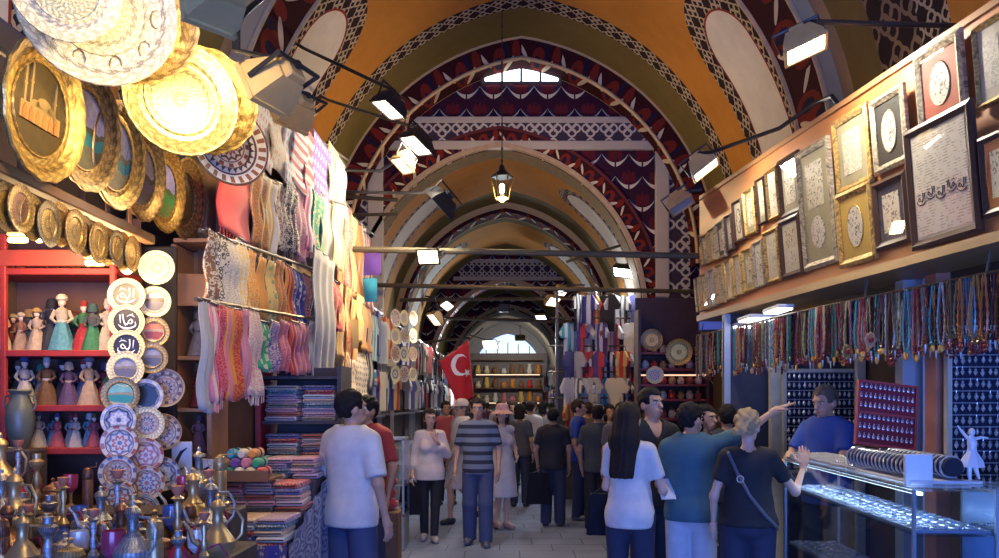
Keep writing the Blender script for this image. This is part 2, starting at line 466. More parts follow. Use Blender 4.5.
def nets(fn, lo, hi, h):
    lo = np.array(lo, np.float32); n = np.maximum(3, np.ceil((np.array(hi) - lo)/h).astype(int) + 1)
    ax = [lo[i] + h*np.arange(n[i], dtype=np.float32) for i in range(3)]
    P = np.stack(np.meshgrid(*ax, indexing='ij'), -1)
    V = fn(P).astype(np.float32)
    V[0] = V[-1] = 1; V[:,0] = V[:,-1] = 1; V[:,:,0] = V[:,:,-1] = 1
    sg = V < 0; m = n - 1
    cnt = np.zeros(m, np.float32); pos = np.zeros((*m, 3), np.float32)
    corner = lambda A, i, j, k: A[i:m[0]+i, j:m[1]+j, k:m[2]+k]
    for a in range(3):
        for p in range(2):
            for q in range(2):
                c0 = [0,0,0]; c1 = [0,0,0]; o = [x for x in range(3) if x != a]
                c0[o[0]] = c1[o[0]] = p; c0[o[1]] = c1[o[1]] = q; c1[a] = 1
                va, vb = corner(V, *c0), corner(V, *c1)
                x = (va < 0) != (vb < 0)
                t = np.where(x, va/(va - vb + 1e-12), 0)
                cnt += x
                for d in range(3):
                    pos[..., d] += np.where(x, c0[d] + (t if d == a else 0), 0)
    act = cnt > 0
    idx = -np.ones(m, int); idx[act] = np.arange(act.sum())
    base = np.stack(np.nonzero(act), -1).astype(np.float32)
    W = lo + h*(base + pos[act]/cnt[act][:, None])
    F = []
    for a in range(3):
        b, c = [(1,2),(2,0),(0,1)][a]
        s0 = [slice(None)]*3; s1 = [slice(None)]*3; s0[a] = slice(0, -1); s1[a] = slice(1, None)
        x = sg[tuple(s0)] != sg[tuple(s1)]
        I = np.stack(np.nonzero(x), -1)
        ok = (I[:, b] > 0) & (I[:, c] > 0) & (I[:, b] < m[b]) & (I[:, c] < m[c]) & (I[:, a] < m[a]); I = I[ok]
        if not len(I): continue
        q = []
        for db, dc in ((1,1),(0,1),(0,0),(1,0)):
            J = I.copy(); J[:, b] -= db; J[:, c] -= dc; q.append(idx[J[:,0], J[:,1], J[:,2]])
        q = np.stack(q, -1); fl = ~sg[I[:,0], I[:,1], I[:,2]]
        q[fl] = q[fl][:, ::-1]; F.append(q)
    return W, (np.concatenate(F) if F else np.zeros((0,4), int))
def np_mesh(name, parts, mats):
    """parts: [(verts, quads, material index)]"""
    me = bpy.data.meshes.new(name); b = 0; vs = []; fs = []; mi = []
    for W, Q, k in parts:
        vs.append(W); fs.append(Q + b); mi.append(np.full(len(Q), k)); b += len(W)
    W = np.concatenate(vs); Q = np.concatenate(fs); mi = np.concatenate(mi)
    me.vertices.add(len(W)); me.vertices.foreach_set('co', W.astype(np.float32).ravel())
    me.loops.add(Q.size); me.loops.foreach_set('vertex_index', Q.astype(np.int32).ravel())
    me.polygons.add(len(Q)); me.polygons.foreach_set('loop_start', np.arange(0, Q.size, 4, dtype=np.int32))
    me.polygons.foreach_set('material_index', mi.astype(np.int32)); me.polygons.foreach_set('use_smooth', np.ones(len(Q), bool))
    for m in mats: me.materials.append(m)
    me.update(calc_edges=True); me.validate()
    return me

STAND = dict(pelvis=(0,0,.95), lh=(.09,0,.92), rh=(-.09,0,.92), lk=(.10,-.015,.50), rk=(-.10,-.015,.50), la=(.105,.02,.085), ra=(-.105,.02,.085),
             ls=(.175,.01,1.415), rs=(-.175,.01,1.415), le=(.225,.03,1.13), re=(-.225,.03,1.13), lw=(.235,-.06,.88), rw=(-.235,-.06,.88))
def hand(wrist, d, n, thumb, curl, h):
    """palm, five fingers; d the way the fingers point, n out of the palm, thumb the sideways direction of the thumb"""
    d = np.array(d, float); d /= np.linalg.norm(d); n = np.array(n, float); n -= d*(n @ d); n /= np.linalg.norm(n)
    t = np.array(thumb, float); t -= d*(t @ d) + n*(t @ n); t /= np.linalg.norm(t) + 1e-9
    w = np.array(wrist, float); pr = [('c', w - d*.02, w + d*.03, .026, .03, 1), ('c', w + d*.03 + t*.018, w + d*.085 + t*.026, .017, .015, 1), ('c', w + d*.03 - t*.012, w + d*.08 - t*.024, .017, .014, 1),
                              ('c', w + d*.03, w + d*.085, .018, .015, 1)]
    for o, L, c in ((.032,.068,.8), (.011,.078,1), (-.011,.072,1.05), (-.032,.056,1.15)):
        b = w + d*(.088 - abs(o)*.12) + t*o; a1 = curl*c*.45
        d1 = d*math.cos(a1) + n*math.sin(a1) + t*o*1.8; k1 = b + d1*L*.52
        a2 = curl*c*1.25; d2 = d*math.cos(a2) + n*math.sin(a2) + t*o*1.2; e = k1 + d2*L*.5
        pr += [('c', b, k1, .0092, .0085, 1), ('c', k1, e, .0085, .0068, 1)]
    b = w + d*.03 + t*.03; k = b + (d*.55 + t*.7 + n*.25)*.042; e = k + (d*.85 + t*.25 + n*.35)*.034
    pr += [('c', b, k, .0125, .0105, 1), ('c', k, e, .0105, .008, 1)]
    A = np.array([q for p in pr for q in (p[1], p[2])])
    return nets(lambda P: ev(P, pr, .006), A.min(0) - .03, A.max(0) + .03, h)
SKIN = dict(fair=(.60,.37,.27), tan=(.47,.27,.17), olive=(.40,.22,.14))
def skin_mat(c): return pm(SKIN.get(c, SKIN['tan']), .5, var=.06, scale=20)
HAIRC = dict(black=(.012,.009,.009), brown=(.05,.028,.016), dark=(.025,.016,.012), grey=(.14,.11,.09), blond=(.36,.25,.13))

def person(label, px, Y, height, head=0, pose=None, female=False, skin='tan', hair='black', hairstyle='short', shirt=None, trousers=None,
           skirt=None, shoes=(.03,.03,.04), yaw=0, pitch=0, turn=0, hands=None, face=True, res=.013, group=None, build=1.0, x=None, cap=None, hat=None, z0=0, apron=None):
    """head: the way the body faces (0 = to the camera, 90 = to the right of the picture, 180 = away)"""
    J = {k: np.array(v, float) for k, v in STAND.items()}
    if female:
        for k in ('ls','rs'): J[k][0] *= .84
        for k in ('le','re','lw','rw'): J[k][0] *= .9
        for k in ('lh','rh'): J[k][0] *= 1.02
    for k, v in (pose or {}).items(): J[k] = np.array(v, float)
    B = build
    if female:
        torso = [('e', (0,.015,.93), (.172*B,.125*B,.13)), ('c', (0,.005,.97), (0,.0,1.12), .14*B, .118*B, .74), ('c', (0,.0,1.12), (0,.012,1.34), .118*B, .14*B, .68),
                 ('e', (.065,-.085,1.26), (.062,.06,.065)), ('e', (-.065,-.085,1.26), (.062,.06,.065)), ('c', J['ls']*.8 + v3(0,0,.283), J['rs']*.8 + v3(0,0,.283), .045, .045, 1)]
    else:
        torso = [('e', (0,.01,.94), (.165*B,.12*B,.12)), ('c', (0,-.01*B,.97), (0,-.005,1.18), .15*B, .148*B, .74), ('c', (0,0,1.18), (0,.015,1.36), .15*B, .168*B, .66),
                 ('c', (-.14,.012,1.415), (.14,.012,1.415), .055, .055, 1)]
    ar = .85 if female else 1.0
    arms = {}
    for s in 'lr':
        arms[s] = [('c', J[s+'s'], J[s+'e'], .052*ar*B, .041*ar, 1), ('c', J[s+'e'], J[s+'w'], .041*ar, .027*ar, 1)]
    legs = []
    for s in 'lr':
        legs += [('c', J[s+'h'], J[s+'k'], .088*B, .056, 1), ('c', J[s+'k'], J[s+'a'], .054, .036, 1)]
        cf = J[s+'k']*.68 + J[s+'a']*.32; legs.append(('c', cf + v3(0,.02,0), cf + v3(0,.018,-.08), .05, .042, 1))
    feet = {}
    for s in 'lr':
        a = J[s+'a']; sx = .02 if s == 'l' else -.02
        feet[s] = [('c', a + v3(0,.03,-.035), a + v3(sx,-.13,-.055), .042, .034, 1), ('c', a, a + v3(0,.01,-.04), .045, .045, 1)]
    neck = [('c', (0,.015,1.42), (0,-.005,1.57), .056*ar, .052*ar, 1)]
    body = torso + arms['l'] + arms['r'] + legs + neck + feet['l'] + feet['r']
    A = np.array([J[k] for k in J]); lo = A.min(0) - [.14,.2,.1]; hi = A.max(0) + [.14,.17,.12]; lo[2] = min(lo[2], -.02)
    lo[2] = max(lo[2], -.05)
    covered = trousers is not None
    # the legs inside trousers stay out of the way of the cloth
    bp = [nets(lambda P: ev(P, body, .03, -.004), lo, np.maximum(hi, [.2,.2,1.6]), res)]
    # head, in its own frame about (0,0,1.55)
    hd = [('e', (0,.012,1.655), (.076,.095,.1)), ('c', (0,-.03,1.605), (0,-.05,1.565), .062, .042, 1), ('c', (0,-.088,1.645), (0,-.108,1.612), .010, .017, 1),
          ('e', (0,-.078,1.668), (.05,.022,.012)), ('e', (.078,.012,1.625), (.012,.022,.033)), ('e', (-.078,.012,1.625), (.012,.022,.033)), ('e', (0,-.088,1.577), (.028,.014,.014)), ('c', (0,0,1.5), (0,-.005,1.6), .05*ar, .052*ar, 1)]
    R = (Matrix.Translation((0,0,1.55)) @ Euler((math.radians(pitch), 0, math.radians(yaw))).to_matrix().to_4x4() @ Matrix.Translation((0,0,-1.55)))
    Rn = np.array(R)
    def rot(W): return W @ Rn[:3,:3].T + Rn[:3,3]
    hr = .008 if res < .016 else .012
    W, Q = nets(lambda P: ev(P, hd, .018), (-.12,-.15,1.49), (.12,.15,1.78), hr); bp.append((rot(W), Q, 0))
    bp[0] = (*bp[0], 0)
    for s in 'lr':
        spec = (hands or {}).get(s)
        dd = J[s+'w'] - J[s+'e']
        sx = 1 if s == 'l' else -1
        d, n, th, cu = spec if spec else (dd, (-sx, .1, 0), (0, -1, .0), .55)
        W, Q = hand(J[s+'w'], d, n, th, cu, .005 if res < .016 else .009); bp.append((W, Q, 0))
    kk = height/1.75
    X0 = (px - VX)*Y/FPX if x is None else x
    M = Matrix.Translation((X0, Y, z0)) @ Matrix.Rotation(math.radians(head), 4, 'Z') @ Matrix.Scale(kk, 4)
    sm = skin_mat(skin)
    me = np_mesh('person', bp, [sm])
    o = link('person', me, None, M); T(o, label, 'person', group)
    def child(name, fn, lo, hi, h, mat, inhead=False, lab=None):
        W, Q = nets(fn, lo, hi, h)
        if not len(Q): return None
        if inhead: W = rot(W)
        c = link(name, np_mesh(name, [(W, Q, 0)], [mat]), o)
        if lab: c['label'] = lab
        return c
    hi2 = np.maximum(hi, [.2,.2,1.5])
    if shirt:
        m, slv, hem = shirt['mat'], shirt.get('sleeve', .6), shirt.get('hem', .86)
        ap = []
        for s in 'lr':
            if slv <= 0: continue
            a, e, w_ = J[s+'s'], J[s+'e'], J[s+'w']
            if slv <= 1: ap.append(('c', a, a + (e - a)*slv, .054*ar*B, .05*ar, 1))
            else: ap += [('c', a, e, .054*ar*B, .044*ar, 1), ('c', e, e + (w_ - e)*(slv - 1), .045*ar, .036, 1)]
        loose = shirt.get('loose', .016)
        sp = torso + [('c', (0,.01,hem + .02), (0,0,1.05), .15*B + loose, .14*B, .76)]
        cuts = []
        for s in 'lr':
            if 0 < slv <= 1:
                a, e = J[s+'s'], J[s+'e']; dn = (e - a)/np.linalg.norm(e - a); cuts.append((a + (e - a)*slv, dn))
        def f(P):
            d = ev(P, sp, .04, loose)
            if ap:
                da = ev(P, ap, .02, loose*.9)
                for c, dn in cuts:
                    near = np.linalg.norm(P - c.astype(np.float32), axis=-1) - .13
                    cut = (P - c.astype(np.float32)) @ dn.astype(np.float32)
                    da = np.maximum(da, np.where(near < 0, cut, da))
                d = smin(d, da, .03)
            d = np.maximum(d, hem - P[..., 2])
            d = np.maximum(d, -d_cap(P, (0,.02,1.44), (0,-.06 if shirt.get('open') else -.0,1.6), .07 if female else .064, .09))
            if shirt.get('open'): d = np.maximum(d, -d_cap(P, (0,-.13,1.38), (0,-.08,1.5), .03, .07))
            return d
        child('shirt' if not shirt.get('name') else shirt['name'], f, lo, hi2, res, m, lab=shirt.get('label'))
        if shirt.get('collar'):
            fc = lambda P: np.maximum(np.maximum(d_cap(P, (0,.02,1.43), (0,0,1.5), .078, .066), -d_cap(P, (0,.02,1.4), (0,-.0,1.6), .062, .058)), np.maximum(1.445 - P[..., 2], P[..., 2] - 1.5))
            child('collar', fc, (-.12,-.12,1.4), (.12,.14,1.54), .008, m)
    if trousers:
        m, wd, kn, an, top, bot = trousers['mat'], trousers.get('w', .012), trousers.get('knee', .072), trousers.get('ankle', .062), trousers.get('top', 1.0), trousers.get('bot', .05)
        tp = [('e', (0,.012,.94), (.168*B,.125*B,.13)), ('c', (0,0,.97), (0,0,1.05), .15*B, .145*B, .75)]
        for s in 'lr':
            tp += [('c', J[s+'h'], J[s+'k'], .09*B, kn, 1), ('c', J[s+'k'], J[s+'a'] + v3(0,.0,-.03), kn, an, 1)]
        def f(P):
            d = ev(P, tp, .02, wd); d = np.maximum(d, P[..., 2] - top)
            return np.maximum(d, bot - P[..., 2])
        child('trousers', f, lo, hi2, res, m, lab=trousers.get('label'))
        if trousers.get('belt'):
            fb = lambda P: np.maximum(np.maximum(ev(P, tp, .02, wd + .008), P[..., 2] - top - .004), top - .04 - P[..., 2])
            child('belt', fb, lo, hi2, .009, pm((.03,.02,.015), .5))
    if skirt:
        kp = (J['lk'] + J['rk'])/2
        z1 = skirt.get('hem', .48)
        sk = [('c', (0,.005,1.06), (0,.01,.93), .135*B, .17*B, .8), ('c', (0,.01,.93), (kp[0], kp[1]+.02, z1), .175*B, skirt.get('w', .2), .85)]
        def f(P): return np.maximum(np.maximum(ev(P, sk, .03, .015), z1 - P[..., 2]), P[..., 2] - 1.08)
        child('skirt', f, lo - [.1,.1,0], hi2 + [.1,.1,0], res, skirt['mat'])
    for s in 'lr':
        f = lambda P: np.maximum(ev(P, feet[s], .02, .008), .004 - P[..., 2])
        a = J[s+'a']; g = lambda P: np.maximum(f(P), P[..., 2] - a[2] - .005 - .12*np.clip(P[..., 1] - a[1] + .0, 0, 0))
        child('shoe', g, a - [.12,.26,.14], a + [.12,.14,.06], .011 if res < .016 else .02, pm(shoes, .45))
    # hair in the head frame
    hm = pm(HAIRC.get(hair, hair if isinstance(hair, tuple) else HAIRC['dark']), .75, var=.3, scale=40, spec=.2)
    if hairstyle:
        hp = [('e', (0,.018,1.672), (.088,.107,.104)), ('c', (0,.07,1.65), (0,.062,1.585), .058, .045, .7)]; zc = 1.575
        if hairstyle == 'long': hp += [('c', (0,.05,1.66), (0,.085,1.5), .095, .115, .75), ('c', (0,.085,1.5), (0,.125,1.26), .115, .10, .5)]; zc = 1.21
        if hairstyle == 'bob': hp += [('c', (0,.04,1.66), (0,.06,1.55), .092, .092, .8)]; zc = 1.5
        if hairstyle == 'bun': hp += [('e', (0,.115,1.67), (.055,.05,.06))]
        if hairstyle == 'pony': hp += [('c', (0,.1,1.68), (0,.15,1.6), .04, .045, .9), ('c', (0,.15,1.6), (0,.14,1.48), .045, .02, .9)]
        zf = 1.705 if hairstyle != 'thin' else 1.735
        def f(P):
            d = ev(P, hp, .03)
            face_ = np.maximum(np.maximum(P[..., 1] + (.045 if hairstyle in ('short','thin') else .02) + .3*np.maximum(0, 1.66 - P[..., 2]), P[..., 2] - zf), -(P[..., 2] - 1.0))
            side = np.maximum(np.abs(P[..., 0]) - (.2 if hairstyle in ('short','thin','bun','pony') else .074), face_)
            d = np.maximum(d, -side)
            if hairstyle in ('short','thin','bun','pony'):
                d = np.maximum(d, -(np.maximum(P[..., 2] - 1.635 + .004*np.sin(P[..., 1]*300), P[..., 1] - .012)))
            w = .0028*np.sin(P[..., 0]*140 + 1.2*np.sin(P[..., 2]*9)) if hairstyle == 'long' else (.005 if hairstyle in ('bob','bun','pony') else .0035)*np.sin(P[..., 0]*95 + P[..., 1]*40 + 2*np.sin(P[..., 2]*60))
            return np.maximum(d, zc - P[..., 2]) + w
        child('hair', f, (-.16,-.16,1.15), (.16,.26,1.82), hr, hm, inhead=True)
    if face and res < .02:
        for sx in (-1, 1):
            e = MB(); e.ell((sx*.031,-.079,1.641), (.015,.009,.0075), 10, 6, R); c = e.build('eye', pm((.75,.73,.7), .2, var=.02), o)
            i_ = MB(); i_.ell((sx*.031,-.0865,1.641), (.0065,.003,.0068), 8, 5, R); i_.build('iris', pm((.03,.018,.012), .2), c)
            b = MB(); b.tube([(sx*.014,-.090,1.657), (sx*.031,-.090,1.663), (sx*.05,-.077,1.657)], [.004,.005,.003], 6, R); b.build('eyebrow', hm, o)
        q = MB(); q.ell((0,-.1,1.578), (.023,.006,.0065), 10, 6, R); q.build('mouth', pm((.42,.15,.13), .45), o)
    if cap:
        q = MB(); q.lathe([(.0,1.782),(.05,1.778),(.085,1.75),(.1,1.71),(.101,1.675)], 20, R @ Matrix.Translation((0,.015,0)))
        q.grid(lambda u, v: ((u-.5)*.16*(1-.25*v), -.075 - v*.085 - .02*math.cos((u-.5)*3), 1.69 - .012*v - .05*(u-.5)**2), 8, 5, R); q.build('cap', cap, o)
    if hat:
        q = MB(); q.lathe([(.0,1.80),(.06,1.795),(.088,1.77),(.098,1.70),(.105,1.69),(.15,1.665),(.168,1.645),(.16,1.642),(.1,1.68)], 24, R @ Matrix.Translation((0,.012,0))); q.build('hat', hat, o)
    return o, M
# ------------------------------------------------------------------ plates and trays
def gold_mat(col=(.80,.50,.13), s=40, rough=.32, metal=.7):
    m, t, b = new_mat('engraved_brass'); _, v = coord(t)
    s = s*2.4; d = X(t, voro(t, v, s, 'DISTANCE_TO_EDGE')); n = noise(t, v, s*.5, 4)
    k = (d*4).clamp()*.4 + n*.6; (gx, gy, gz), _ = coord(t); gr = hyp(gx, gy); gt = gy.atan2(gx)
    scroll = ((gt*26 + (gr*95).sin()*2.2).sin()*(gr*150).sin()); k = (k*.62 + scroll.gt(.12)*.34 + ((gr*62).sin()).gt(.86)*-.3 + .06).clamp()
    t.links.new(mixc(t, k, scl(col, .28), scl(col, 1.25)), b.inputs['Base Color'])
    b.inputs['Roughness'].default_value = rough; b.inputs['Metallic'].default_value = metal
    bump(t, b, k, .35, .006); return m
GOLD, GOLD2, PALEGOLD = gold_mat(), gold_mat((.72,.45,.14), 60), gold_mat((.88,.70,.38), 36, .45, .12)
SILVER, COPPER, BRONZE = gold_mat((.5,.49,.48), 50, .35, .7), gold_mat((.38,.18,.11), 50, .35, .7), gold_mat((.38,.27,.12), 40, .4, .6)
SMOOTHBRASS = pm((.46,.33,.16), .36, .7, .2, 12)
def polar_mat(bg, c1, c2, n=8, R=.1, rough=.35):
    m, t, b = new_mat('painted_glaze'); (x, y, z), vec = coord(t)
    r = hyp(x, y)/R; th = y.atan2(x)
    pet = (th*(n/2)).sin().abs()
    f1 = (r - (pet*.16 + .2)).abs().lt(.07); f2 = (r - (pet*-.12 + .62)).abs().lt(.06)
    f3 = ((th*n).sin()*.5 + .5).gt(.55)*r.gt(.76)*r.lt(.93); f4 = (r - .7).abs().lt(.025).max((r - .97).abs().lt(.03)).max(r.lt(.12))
    col = mixc(t, f1.max(f3), bg, c1); col = mixc(t, f2.max(f4), col, c2)
    t.links.new(col, b.inputs['Base Color']); b.inputs['Roughness'].default_value = rough; return m
def scene_mat(sky, water, land, R=.15):
    """small painted landscape: clouded sky over water over dark shore"""
    m, t, b = new_mat('painted_landscape'); (x, y, z), vec = coord(t); n = noise(t, vec, 14, 4); n2 = noise(t, vec, 40, 3)
    yy = y/R + (n - .5)*.5
    c = mixc(t, n2, scl(sky, .4), scl(sky, 1.9)); c = mixc(t, yy.lt(.12), c, scl(land, .8)); c = mixc(t, yy.lt(-.02), c, water)
    c = mixc(t, yy.lt(-.38), c, mixc_c(t, n2, scl(land, .5), scl(land, 2.2)))
    t.links.new(c, b.inputs['Base Color']); b.inputs['Roughness'].default_value = .3; return m
mixc_c = mixc
def plate(name, pos, n, D, rim, mid, label, cat='plate', group=None, lobes=0, inner=.6, roll=0, extra=None, cup=.02, bead=True):
    M = frame_M(pos, n) @ Matrix.Rotation(roll, 4, 'Z'); R = D/2
    o = empty(name, M=M); T(o, label, cat, group)
    N = 64 if lobes else 36
    a = MB(); a.lathe([(R*inner,-.004),(R*inner,.006),(R*(inner+.06),.012),(R*(inner+.12),.010),(R*.9,.02*D/.3),(R*.985,.024*D/.3),(R,.02*D/.3),(R*.97,.012*D/.3),(R*(inner+.1),-.004),(R*inner,-.004)], N, scal=.025, lobes=lobes, cap=False)
    a.build('rim', rim, o)
    c = MB(); c.lathe([(0,.002 + cup*.0),(R*inner*.7,.003),(R*inner,.007)], 36); c.lathe([(0,-.005),(R*inner,-.004)], 24); c.build('plate_center', mid, o)
    if bead:
        d = MB(); d.tube([(R*(inner+.01)*math.cos(q*2*PI/48), R*(inner+.01)*math.sin(q*2*PI/48), .012) for q in range(48)], [.004 + .0025*(q % 2) for q in range(48)], 5, closed=True); d.build('bead_ring', rim, o)
    if extra: extra(o, R*inner)
    return o
def mosque(o, r):
    q = MB()
    M0 = Matrix.Translation((0,0,.006)); bx = lambda cx, cy, w, h: q.box((cx*r, cy*r, .004), (w*r, h*r, .008), M0)
    bx(0, -.18, 1.5, .38)
    for cx, h in ((-.62,1.05),(-.4,1.2),(.5,.95)):
        bx(cx, -.35 + h/2, .07, h); bx(cx, -.35 + h*.7, .12, .05)
        q.prism([((cx-.04)*r, (h-.36)*r), ((cx+.04)*r, (h-.36)*r), (cx*r, (h-.16)*r)], .008, M0)
    for cx, rr in ((.1,.34),(-.2,.2),(.38,.18)):
        q.prism([((cx + rr*math.cos(PI*k/10))*r, (.0 + rr*.8*math.sin(PI*k/10))*r) for k in range(11)], .008, M0)
    q.build('mosque_relief', pm((.55,.36,.12), .35, .5), o)
    a = MB()
    for k in range(6):
        cx = -.6 + k*.24; a.prism([((cx-.07)*r, -.37*r), ((cx+.07)*r, -.37*r), ((cx+.07)*r, -.16*r), (cx*r, -.04*r), ((cx-.07)*r, -.16*r)], .011, M0)
    a.build('arch_relief', pm((.75,.2,.04), .4), o)
def pendant_relief(o, r):
    q = MB()
    for k in range(10):
        t = 2*PI*k/10; q.tube([(r*1.25*math.cos(t) + .13*r*math.cos(s*PI/4), r*1.25*math.sin(t) + .2*r*math.sin(s*PI/4), .014) for s in range(8)], .004, 5, closed=True)
    for sx in (-1, 1): q.tube([(sx*.02*r, .6*r, .008), (sx*.25*r, .3*r, .008), (sx*.3*r, .0, .008), (sx*.12*r, -.2*r, .008)], .006, 6)
    q.tube([(0, -.2*r, .008), (.12*r, -.4*r, .008), (0, -.62*r, .008), (-.12*r, -.4*r, .008)], .006, 6, closed=True)
    q.build('engraving', BRONZE, o)
def script(o, r, mat=None, z=.006, seed=0, n=4):
    """flowing brush lettering"""
    rr = random.Random(seed); q = MB()
    sx = (1, 1, -1, 1)[seed % 4]; o1, o2 = rr.uniform(-.08,.08), rr.uniform(-.1,.1)
    def st(pts, ws):
        P = [Vector((sx*a*r, b*r, z)) for a, b in pts]; L = []; R = []
        for i in range(len(P)-1):
            p0, p1, p2, p3 = P[max(i-1,0)], P[i], P[i+1], P[min(i+2,len(P)-1)]
            for j in range(5):
                t = j/5; L.append(.5*((2*p1) + (p2-p0)*t + (2*p0-5*p1+4*p2-p3)*t*t + (3*p1-p0-3*p2+p3)*t**3)); R.append(r*(ws[i] + (ws[i+1]-ws[i])*t))
        L.append(P[-1]); R.append(r*ws[-1]); q.tube(L, R, 6)
    st([(.5,.55),(.47,.2),(.45,-.12)], [.06,.05,.02]); st([(.24+o1,.6),(.22,.1),(.1,-.18),(-.08,-.12),(-.12,.1)], [.06,.055,.07,.05,.02])
    st([(-.15,.05),(-.3,.2),(-.42,.02),(-.28,-.14),(-.1,-.05)], [.03,.06,.06,.05,.02])
    st([(-.6,-.05+o2),(-.62,-.3),(-.2,-.5),(.3,-.46),(.62,-.2)], [.02,.06,.085,.07,.015]); st([(-.55,.38),(-.3,.5+o2*.5),(.02,.4)], [.02,.05,.015])
    for dx, dy in ((-.02,-.3+o1),(.1,-.3),(-.4,.62)): q.ell((sx*dx*r, dy*r, z), (.05*r,.05*r,.02*r), 8, 4)
    q.build('lettering', mat or pm((.85,.82,.74), .4), o)

XL = -1.9
MOSQ, LAND1, LAND2, LAND3 = pm((.12,.075,.02), .4, .3, .3, 20), scene_mat((.4,.34,.5), (.02,.28,.26), (.12,.1,.05)), scene_mat((.42,.4,.5), (.05,.32,.3), (.3,.24,.1)), scene_mat((.3,.24,.25), (.12,.1,.12), (.1,.06,.03))
LAND4 = scene_mat((.25,.22,.4), (.06,.25,.08), (.1,.15,.04))
trays = [(38,110,.55,MOSQ,'large scalloped gold tray with a minaret skyline, nearest in the row above the beam',mosque),
         (83,130,.53,LAND1,'gold tray painted with purple clouds and a teal bay, behind the minaret tray',None),
         (113,155,.52,LAND2,'gold tray painted with a teal lake and ochre shore, third along the beam',None),
         (140,176,.47,LAND3,'gold tray with a brown picture, fourth along the beam',None),
         (163,191,.47,LAND4,'gold tray with a violet and green picture, fifth along the beam',None),
         (183,199,.50,gold_mat((.5,.36,.14), 30),'gold tray with engraved green-brown middle, sixth along the beam',None),
         (197,211,.47,scene_mat((.4,.4,.42), (.2,.2,.22), (.1,.1,.1)),'gold tray with grey picture at the far end of the beam',None)]
for k, (px, py, D, mid, lab, ex) in enumerate(trays):
    xk = -1.84 - .03*k; Y = xk*FPX/(px - VX); p = at(px, py, Y)
    plate('wall_tray', p, (1, .0, -.10), D, GOLD if k % 2 == 0 else gold_mat((.78,.5,.17), 55), mid, lab, 'tray', 'souvenir trays above the beam', lobes=16 if k in (0, 1, 3) else 0, inner=.64, extra=ex)
    mb = MB(); mb.tube([p + Vector((-.03,0,D*.45)), p + Vector((-.12,0,.62))], .006, 6)
plate('wall_tray', at(98,8,3.05), (.55,-1,-.35), .56, PALEGOLD, PALEGOLD, 'huge pale gold tray engraved with pendants hanging at the top left', 'tray', lobes=0, inner=.58, extra=pendant_relief)
plate('wall_tray', at(134,20,3.3), (.6,-1,-.35), .50, GOLD2, GOLD2, 'darker gold tray half hidden behind the huge pale gold one', 'tray', lobes=20)
plate('wall_tray', at(66,-12,2.8), (.5,-1,-.3), .36, PALEGOLD, GOLD, 'gold tray cut off by the top edge, in front of the huge pale one', 'tray')
plate('wall_tray', at(180,100,3.6), (.72,-1,-.12), .50, gold_mat((.95,.66,.22), 30), gold_mat((.95,.72,.28), 45), 'bright gold tray with star-engraved middle, hung in front of its twin', 'tray', lobes=0, inner=.6)
plate('wall_tray', at(204,102,3.85), (.72,-1,-.12), .50, GOLD, GOLD2, 'gold tray tucked behind the bright star-engraved one', 'tray', lobes=14)
plate('wall_tray', at(228,146,4.5), (.95,-1,.05), .46, polar_mat((.8,.72,.55), (.3,.1,.04), (.12,.05,.03), 24, .23), polar_mat((.75,.62,.45), (.35,.08,.04), (.15,.06,.03), 12, .13), 'round cream plate densely patterned in brown, beside the red scarf', 'plate', inner=.56)
# the beam the trays stand on, with its row of little plates
b0, b1 = at(-25,157,2.9), at(150,240,4.36)
bm_ = empty('display_beam', (b0 + b1)/2); T(bm_, 'long brown wooden beam carrying gold trays and little hanging plates', 'beam')
def bar_between(a, b, w, h, name, mat, parent=None, up=(0,0,1)):
    a, b = Vector(a), Vector(b); d = b - a; L = d.length
    M = frame_M((a + b)/2, d, up)   # local Z along the bar, local Y up
    if parent is not None: M = parent.matrix_basis.inverted() @ M
    return MB().box((0,0,0), (w, h, L), b=min(w, h)*.12).build(name, mat, parent, M=M)
WOODD = pm((.16,.075,.03), .55, var=.25, scale=4)
bar_between(b0, b1, .06, .05, 'beam_rail', WOODD, bm_)
bar_between(b0 + Vector((-.06,0,.5)), b1 + Vector((-.06,0,.5)), .02, .03, 'hanging_rod', pm((.1,.08,.06), .4, .6), bm_)
hk = MB()
for k in range(6):
    p = b0.lerp(b1, (k + .5)/6); q = p + Vector((-.05,0,.0)); hk.tube([q, q + Vector((-.01,0,.5))], .012, 6)
hk.build('upright', WOODD, bm_, M=bm_.matrix_basis.inverted())
small = [5,17,31,45,59,72,84,95,105,114,122,129]
for k, px in enumerate(small):
    Y = -1.93*FPX/(px - VX); p = Vector((-1.93, Y, 2.475 + U(-.012,.012)))
    p.x += .012*(k % 2) - .006; plate('hanging_plate', p, (1, .08 + U(-.03,.03), -.05), U(.18,.2), GOLD2 if k % 3 else BRONZE, random.choice([GOLD, BRONZE, COPPER]), 'small gold plate hanging under the beam, %s from the near end' % ordw(k+1), 'plate', 'small plates under the beam', bead=False)

